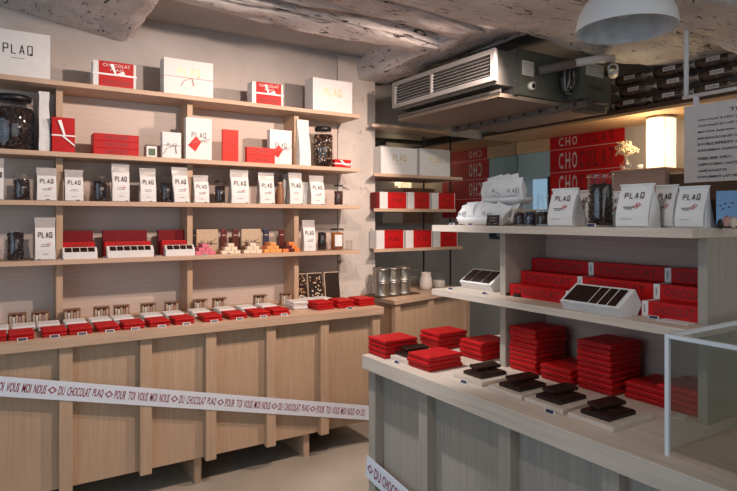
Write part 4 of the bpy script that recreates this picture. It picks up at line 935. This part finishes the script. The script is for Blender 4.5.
# ---- top shelf goods (display unit)
TXp = 1.70
for i, (a, b_, yt, X, lb) in enumerate(((548, 574, 188, 1.70, 'leftmost, left of the tall glass jar'), (572, 589, 190, 1.78, 'narrow one partly behind the tall glass jar'), (616, 650, 183.5, 1.68, 'large one nearest, right of the tall jar'), (652, 674, 184.5, 1.77, 'middle one behind the large one'), (675, 705, 185.5, 1.73, 'rightmost, below the menu board'))):
    pouch('coffee_pouch', 'white pouch with folded top on display unit, ' + lb, 'pouch', a, b_, yt, ZT1, X, 'paper', 'folded white pouches on the display unit', depth=.06, plane='X', rot=.0, seed=20 + i * 2.1)
pouch('coffee_pouch', 'white paper pouch with folded top hidden mostly behind the tall jar', 'pouch', 603, 622, 191, ZT1, 1.85, 'paper', 'folded white pouches on the display unit', depth=.06, plane='X', seed=61)
yj = PX(600.5, 1.72)
jar('tall clear glass jar of dark beans on top of the display unit', 'jar', 1.72, yj, ZT1, 12.3 / F * fwX(600, 1.72), ZX(600, 176, 1.72) - ZT1, 'lid', ('bean', 'chocolate', 'bean'), .82, 'glass', 'dark beans filling the tall clear jar on top of the display unit', 260, bsize=.12)
# low jars
for i, (px, mm, lid) in enumerate(((520, ('chocolate', 'bean'), 'cork'), (530, ('navy', 'chocolate'), 'cork'), (542, ('bean', 'chocolate'), 'cork'))):
    jar('short glass jar beside the heaped tray, %s of three' % ['left', 'middle', 'right'][i], 'jar', 1.72, PX(px, 1.72), ZT1, .024, .06, 'lid', mm, .85, lid, 'dark pieces in the %s short jar beside the heaped tray' % ['left', 'middle', 'right'][i], 60, bsize=.2)
tag(MB().blob((0, 0, .03), (.026, .026, .03), 'cafe', None, 2).build('wooden_ball', None, (1.80, PX(534, 1.80), ZT1)), 'dark brown round pod behind the short jars', 'pod')
jar('slim clear jar behind the short jars', 'jar', 1.86, PX(543, 1.86), ZT1, .022, .12, 'lid', ('off_white', 'pvc'), .4, 'glass', 'pale pieces in the slim jar behind the short jars', 40, bsize=.2)
# tray with sachets
tx, ty = 1.78, PX(489, 1.78)
t = thing('serving_tray', 'lower white oval tray heaped with paper sachets on the display unit', 'tray', (tx, ty, ZT1))
def dish(a, b_, h, mm):
    rings = []; n = 28
    for (s_, z) in ((.80, 0), (.97, h * .5), (1, h), (.97, h), (.93, h * .55), (.76, .006)):
        rings.append([(a * s_ * math.copysign(abs(math.cos(2 * PI * k / n)) ** .6, math.cos(2 * PI * k / n)), b_ * s_ * math.copysign(abs(math.sin(2 * PI * k / n)) ** .6, math.sin(2 * PI * k / n)), z) for k in range(n)])
    return MB().loft(rings, mm, smooth=True)
dish(.10, .145, .036, 'white_card').build('tray', t)
def sachet(x, y, z, rx, ry, rz, s, label, logo=True):
    t = thing('paper_sachet', label, 'sachet', (x, y, z), 0, 'sachets heaped on the white trays'); t.rotation_euler = (rx, ry, rz)
    w, h = .075 * s, .085 * s; rings = []
    for i in range(8):
        u = i / 7; th = max(.0015, .014 * math.sin(min(1, u * 1.15) * PI) * s)
        rings.append(rect_ring(w / 2 * (1 - .05 * math.sin(u * PI)), -th, th, h * u, 4, wob=.006, seed=x * 90 + y * 50))
    MB().loft(rings, 'white_paper').build('sachet', t)
    if logo:
        m = MB(); m.box(-w * .34, w * .34, -.0158 * s - .004, -.0158 * s - .003, h * .25, h * .58, 'white_card'); m.logo(-w * .28, w * .28, h * .32, h * .50, -.0158 * s - .0045, 'ink', None, .14); m.build('label', t)
k = 0; words = []
lowr = [(-.075, .10), (-.08, .05), (-.08, -.005), (-.075, -.06), (-.07, -.105), (-.03, .11), (-.03, .05), (-.035, -.01), (-.03, -.07), (-.02, -.12), (.02, .08), (.02, .02), (.02, -.05), (.03, -.10)]
for i, (dx, dy) in enumerate(lowr):
    r_ = 0 if i < 5 else (1 if i < 10 else 2)
    j = i if i < 5 else (i - 5 if i < 10 else i - 10)
    sachet(tx + dx * .8, ty + dy * .92, ZT1 + .010 + r_ * .012, -.25 + random.uniform(-.1, .1), random.uniform(-.35, .35), -PI / 2 + random.uniform(-.3, .3), 1.0,
           'white paper sachet in the lower tray, %s from the left in its %s row' % (ORD[j], ['front', 'middle', 'rear'][r_]), i in (0, 3, 8))
uz = ZX(489, 200, 1.80)
uy = PX(507, 1.82)
t = thing('serving_tray', 'upper white oval tray raised above the lower sachet heap', 'tray', (1.82, uy, uz - .02))
dish(.07, .115, .026, 'white_card').build('tray', t)
MB().lathe([(.035, 0), (.03, .004), (.008, .01), (.008, .1), (.02, .105)], 'white_card', 16, Matrix.Translation((0, 0, ZT1 - uz + .02 + .006))).build('stem', t)
for i in range(7):
    r_ = 0 if i < 4 else 1; j = i if i < 4 else i - 4
    sachet(1.79 + r_ * .035, uy + (.075 - .05 * j) * (1 if r_ == 0 else .9), uz - .008 + r_ * .02, -.08, random.uniform(-.2, .2), -PI / 2 + random.uniform(-.2, .2), 1.1,
           'white paper sachet on the upper tray, %s from the left in its %s row' % (ORD[j], ['front', 'rear'][r_]), r_ == 0 and j in (1, 3))
t = thing('price_card', 'small black card with white handwriting leaning on the lower sachet tray', 'sign', (1.665, PX(492, 1.665), ZT1)); t.rotation_euler = (-.15, .0, -PI / 2 - .05)
m = MB(); m.box(-.036, .036, 0, .002, 0, .043, 'black')
m.text('Dragées', -.018, .024, .029, .034, -.0006, 'white_ink').text('à partager', -.02, .02, .019, .023, -.0006, 'white_ink').text('4,50 €', .008, .027, .006, .011, -.0006, 'white_ink').text('40 g', -.026, -.014, .006, .010, -.0006, 'white_ink'); m.build('card', t)
for px, lb in ((451, 'left'), (470, 'right')):
    x, yy = 1.66, PX(px, 1.66); ptag(x, yy, ZT1, -PI / 2, 'tiny white price tag before the lower sachet tray, %s one' % lb, 'price tags before sachet tray', .7)
ptag(1.65, PX(590, 1.65), ZT1, -PI / 2, 'tiny black and white price tag before the tall glass jar', 'price tags on display unit top', .8)
# blue printed box at the right
ya = PX(716, 1.76)
t = thing('printed_box', 'blue printed box with cocoa pod picture at the right end of the display unit', 'box', (1.76, ya, ZT1), -PI / 2)
m = MB(); hB = ZX(716, 191, 1.76) - ZT1; m.bbox(0, .075, 0, .04, 0, hB, 'poster_blue', .002)
m.blob((.03, -.0002, .018), (.017, .0008, .02), 'pod').blob((.048, -.0004, .016), (.012, .001, .02), 'skin_cream').blob((.012, -.0003, .012), (.011, .0008, .016), 'chocolate')
for q_ in ((.012, .065), (.025, .07), (.036, .06), (.045, .072), (.02, .055)): m.blob((q_[0], -.0002, q_[1]), (.004, .0006, .0025), 'ink')
m.box(.0, .075, -.0006, 0, 0, .006, 'black'); m.build('box', t)
tag(MB().bbox(-.005, .03, 0, .05, 0, .085, 'dark_wood', .002).build('small_box', None, (1.80, PX(708, 1.80), ZT1), -PI / 2), 'dark narrow box between the rightmost pouch and the blue box', 'box')
# ================================================================ NICHE GOODS
for i, (a, b_, yt) in enumerate(((381, 417, 146), (420, 450, 148))):
    facebox('gift_box', 'large white box on the upper niche shelf, %s one' % ['left', 'right'][i], 'box', a, b_, yt, zn[1], 3.87, .12, white_box('gold', None, .36, .5), 'white boxes in the niche')
def red_n(t, w, h, d):
    MB().bbox(-w / 2, w / 2, 0, d, 0, h, 'white_card', .0015).build('box', t)
    m = MB(); m.box(-w / 2 + w * .28, w / 2 - w * .03, -.002, d + .002, .001, h + .001, 'red_card'); m.logo(-w * .04, w * .3, h * .42, h * .62, -.003, 'red_print', None, .2)
    m.box(-w * .15, w * .42, -.0028, -.002, h * .9, h * .94, 'red_print').box(-w * .15, w * .42, -.0028, -.002, h * .08, h * .12, 'red_print'); m.build('sleeve', t)
for row, (zz_, L_) in enumerate(((zn[2], ((380, 407, 191.8), (408, 430, 192), (432, 455, 192.8))), (zn[3], ((376.5, 404, 230.5), (406, 432, 230.5), (433.5, 457.5, 231))))):
    for i, (a, b_, yt) in enumerate(L_):
        facebox('gift_box', 'white box with wide red sleeve, %s on the %s red row in the niche' % (['left', 'middle', 'right'][i], ['upper', 'lower'][row]), 'box', a, b_, yt, zz_, 3.87, .10, red_n, 'red sleeved boxes in the niche')
tag(MB().box(377, 381, 0, .09, 0, .1, 'dark_red_card').build('dummy') if False else MB().bbox(0, .03, 0, .09, 0, ZY(378, 192, 3.87) - zn[2], 'dark_red_card', .002).build('chocolate_box', None, (PY(376.5, 3.88), 3.88, zn[2])), 'narrow dark red box at the left end of the upper red row', 'box')
# tins on a tray on the corner cabinet
tcx, tcy = PY(397, 3.74), 3.74
t = tag(MB().bbox(-.21, .21, -.10, .10, 0, .008, 'dark_wood', .003).build('tin_tray', None, (tcx, tcy + .06, ZT), .12), 'dark flat tray under the metal tins on the corner cabinet', 'tray')
t0 = thing('metal_tin', '', 'tin', (0, 0, 0))
m = MB(); R_ = .053; m.lathe([(0, 0), (R_, 0), (R_, .008), (R_ * .98, .01), (R_ * .98, .095), (R_, .097), (R_, .105), (R_ * .9, .105), (R_ * .88, .101), (0, .101)], 'steel', 24); m.build('can', t0)
m = MB(); n = 10
for i in range(n): pass
vs = []; 
for i in range(n + 1):
    a = -PI / 2 - .9 + .75 * i / n; vs += [(R_ * .995 * math.cos(a), R_ * .995 * math.sin(a), .02), (R_ * .995 * math.cos(a), R_ * .995 * math.sin(a), .085)]
m.add(vs, [(2 * i, 2 * i + 2, 2 * i + 3, 2 * i + 1) for i in range(n)], 'tin_gold', None, True); m.build('label', t0)
first = True
pos = []
for k, px in enumerate((380, 388, 403, 416)): pos.append((px, 3.72 + .01 * k, 0, '%s from the left in the bottom layer front row' % ORD[k]))
for k, px in enumerate((384, 398.5, 412)): pos.append((px, 3.74 + .01 * k, 1, '%s from the left in the top layer' % ORD[k]))
base = [(-.15, -.035), (-.035, -.035), (.08, -.035), (-.09, .07), (.025, .07), (.145, .065)]
lbls = ['left of the front row, bottom layer', 'middle of the front row, bottom layer', 'right of the front row, bottom layer', 'left of the rear row, bottom layer', 'middle of the rear row, bottom layer', 'right of the rear row, bottom layer']
Rz = Matrix.Rotation(.12, 3, 'Z')
allp = [(p, 0, l_) for p, l_ in zip(base, lbls)] + [((-.15, -.035), 1, 'left of the front row, top layer'), ((-.035, -.035), 1, 'middle of the front row, top layer'), ((.08, -.035), 1, 'right of the front row, top layer'), ((-.09, .07), 1, 'rear left, top layer'), ((.145, .065), 1, 'rear right, top layer')]
for p, lay, lb in allp:
    v = Rz @ Vector((p[0], p[1], 0)); o = t0 if first else dup(t0); first = False
    o.location = (tcx + v.x, tcy + .05 + v.y, ZT + .0085 + lay * .1055); o.rotation_euler = (0, 0, random.uniform(-.6, .5))
    tag(o, 'silver metal tin on the corner cabinet, ' + lb, 'tin', 'metal tins on the corner cabinet')
q = thing('glass_pitcher', 'pale round pitcher right of the metal tins', 'pitcher', (PY(426, 3.9), 3.90, ZT))
MB().lathe([(0, 0), (.045, 0), (.055, .04), (.05, .1), (.04, .13), (.045, .15)], 'off_white', 20).build('body', q)
jar('clear lidded glass jar at the right of the corner cabinet', 'jar', PY(439, 3.93), 3.93, ZT, .055, .14, 'lid', ('off_white', 'pvc'), .5, 'glass', 'pale sweets in the lidded jar on the corner cabinet', 60, bsize=.15)
# small tags on shelves three and four (left wall)
for i, (px, S_, s_) in enumerate([(p, 3, .55) for p in (48, 78, 127, 151, 187, 206, 247, 273, 302, 323)] + [(p, 4, .6) for p in (39, 61.5, 106, 159.5, 205, 229)]):
    zt_ = S3 if S_ == 3 else S4
    near = ['the first full pouch', 'the second full pouch', 'the pouch after the second jar', 'the pouch before the third jar', 'the crumpled pouch', 'the pouch before the fourth jar', 'the pouch after the fourth jar', 'the pouch left of the brown bottle', 'the pouch right of the brown bottle', 'the rightmost pouch', 'the large fourth-shelf pouch', 'the left tray set', 'the middle tray set', 'the right tray set', 'the pink pyramid', 'the cream and brown pyramid'][i]
    ptag(PY(px, 3.708), 3.708, zt_, 0, 'tiny dark price tag at the foot of ' + near, 'tiny shelf tags', s_)
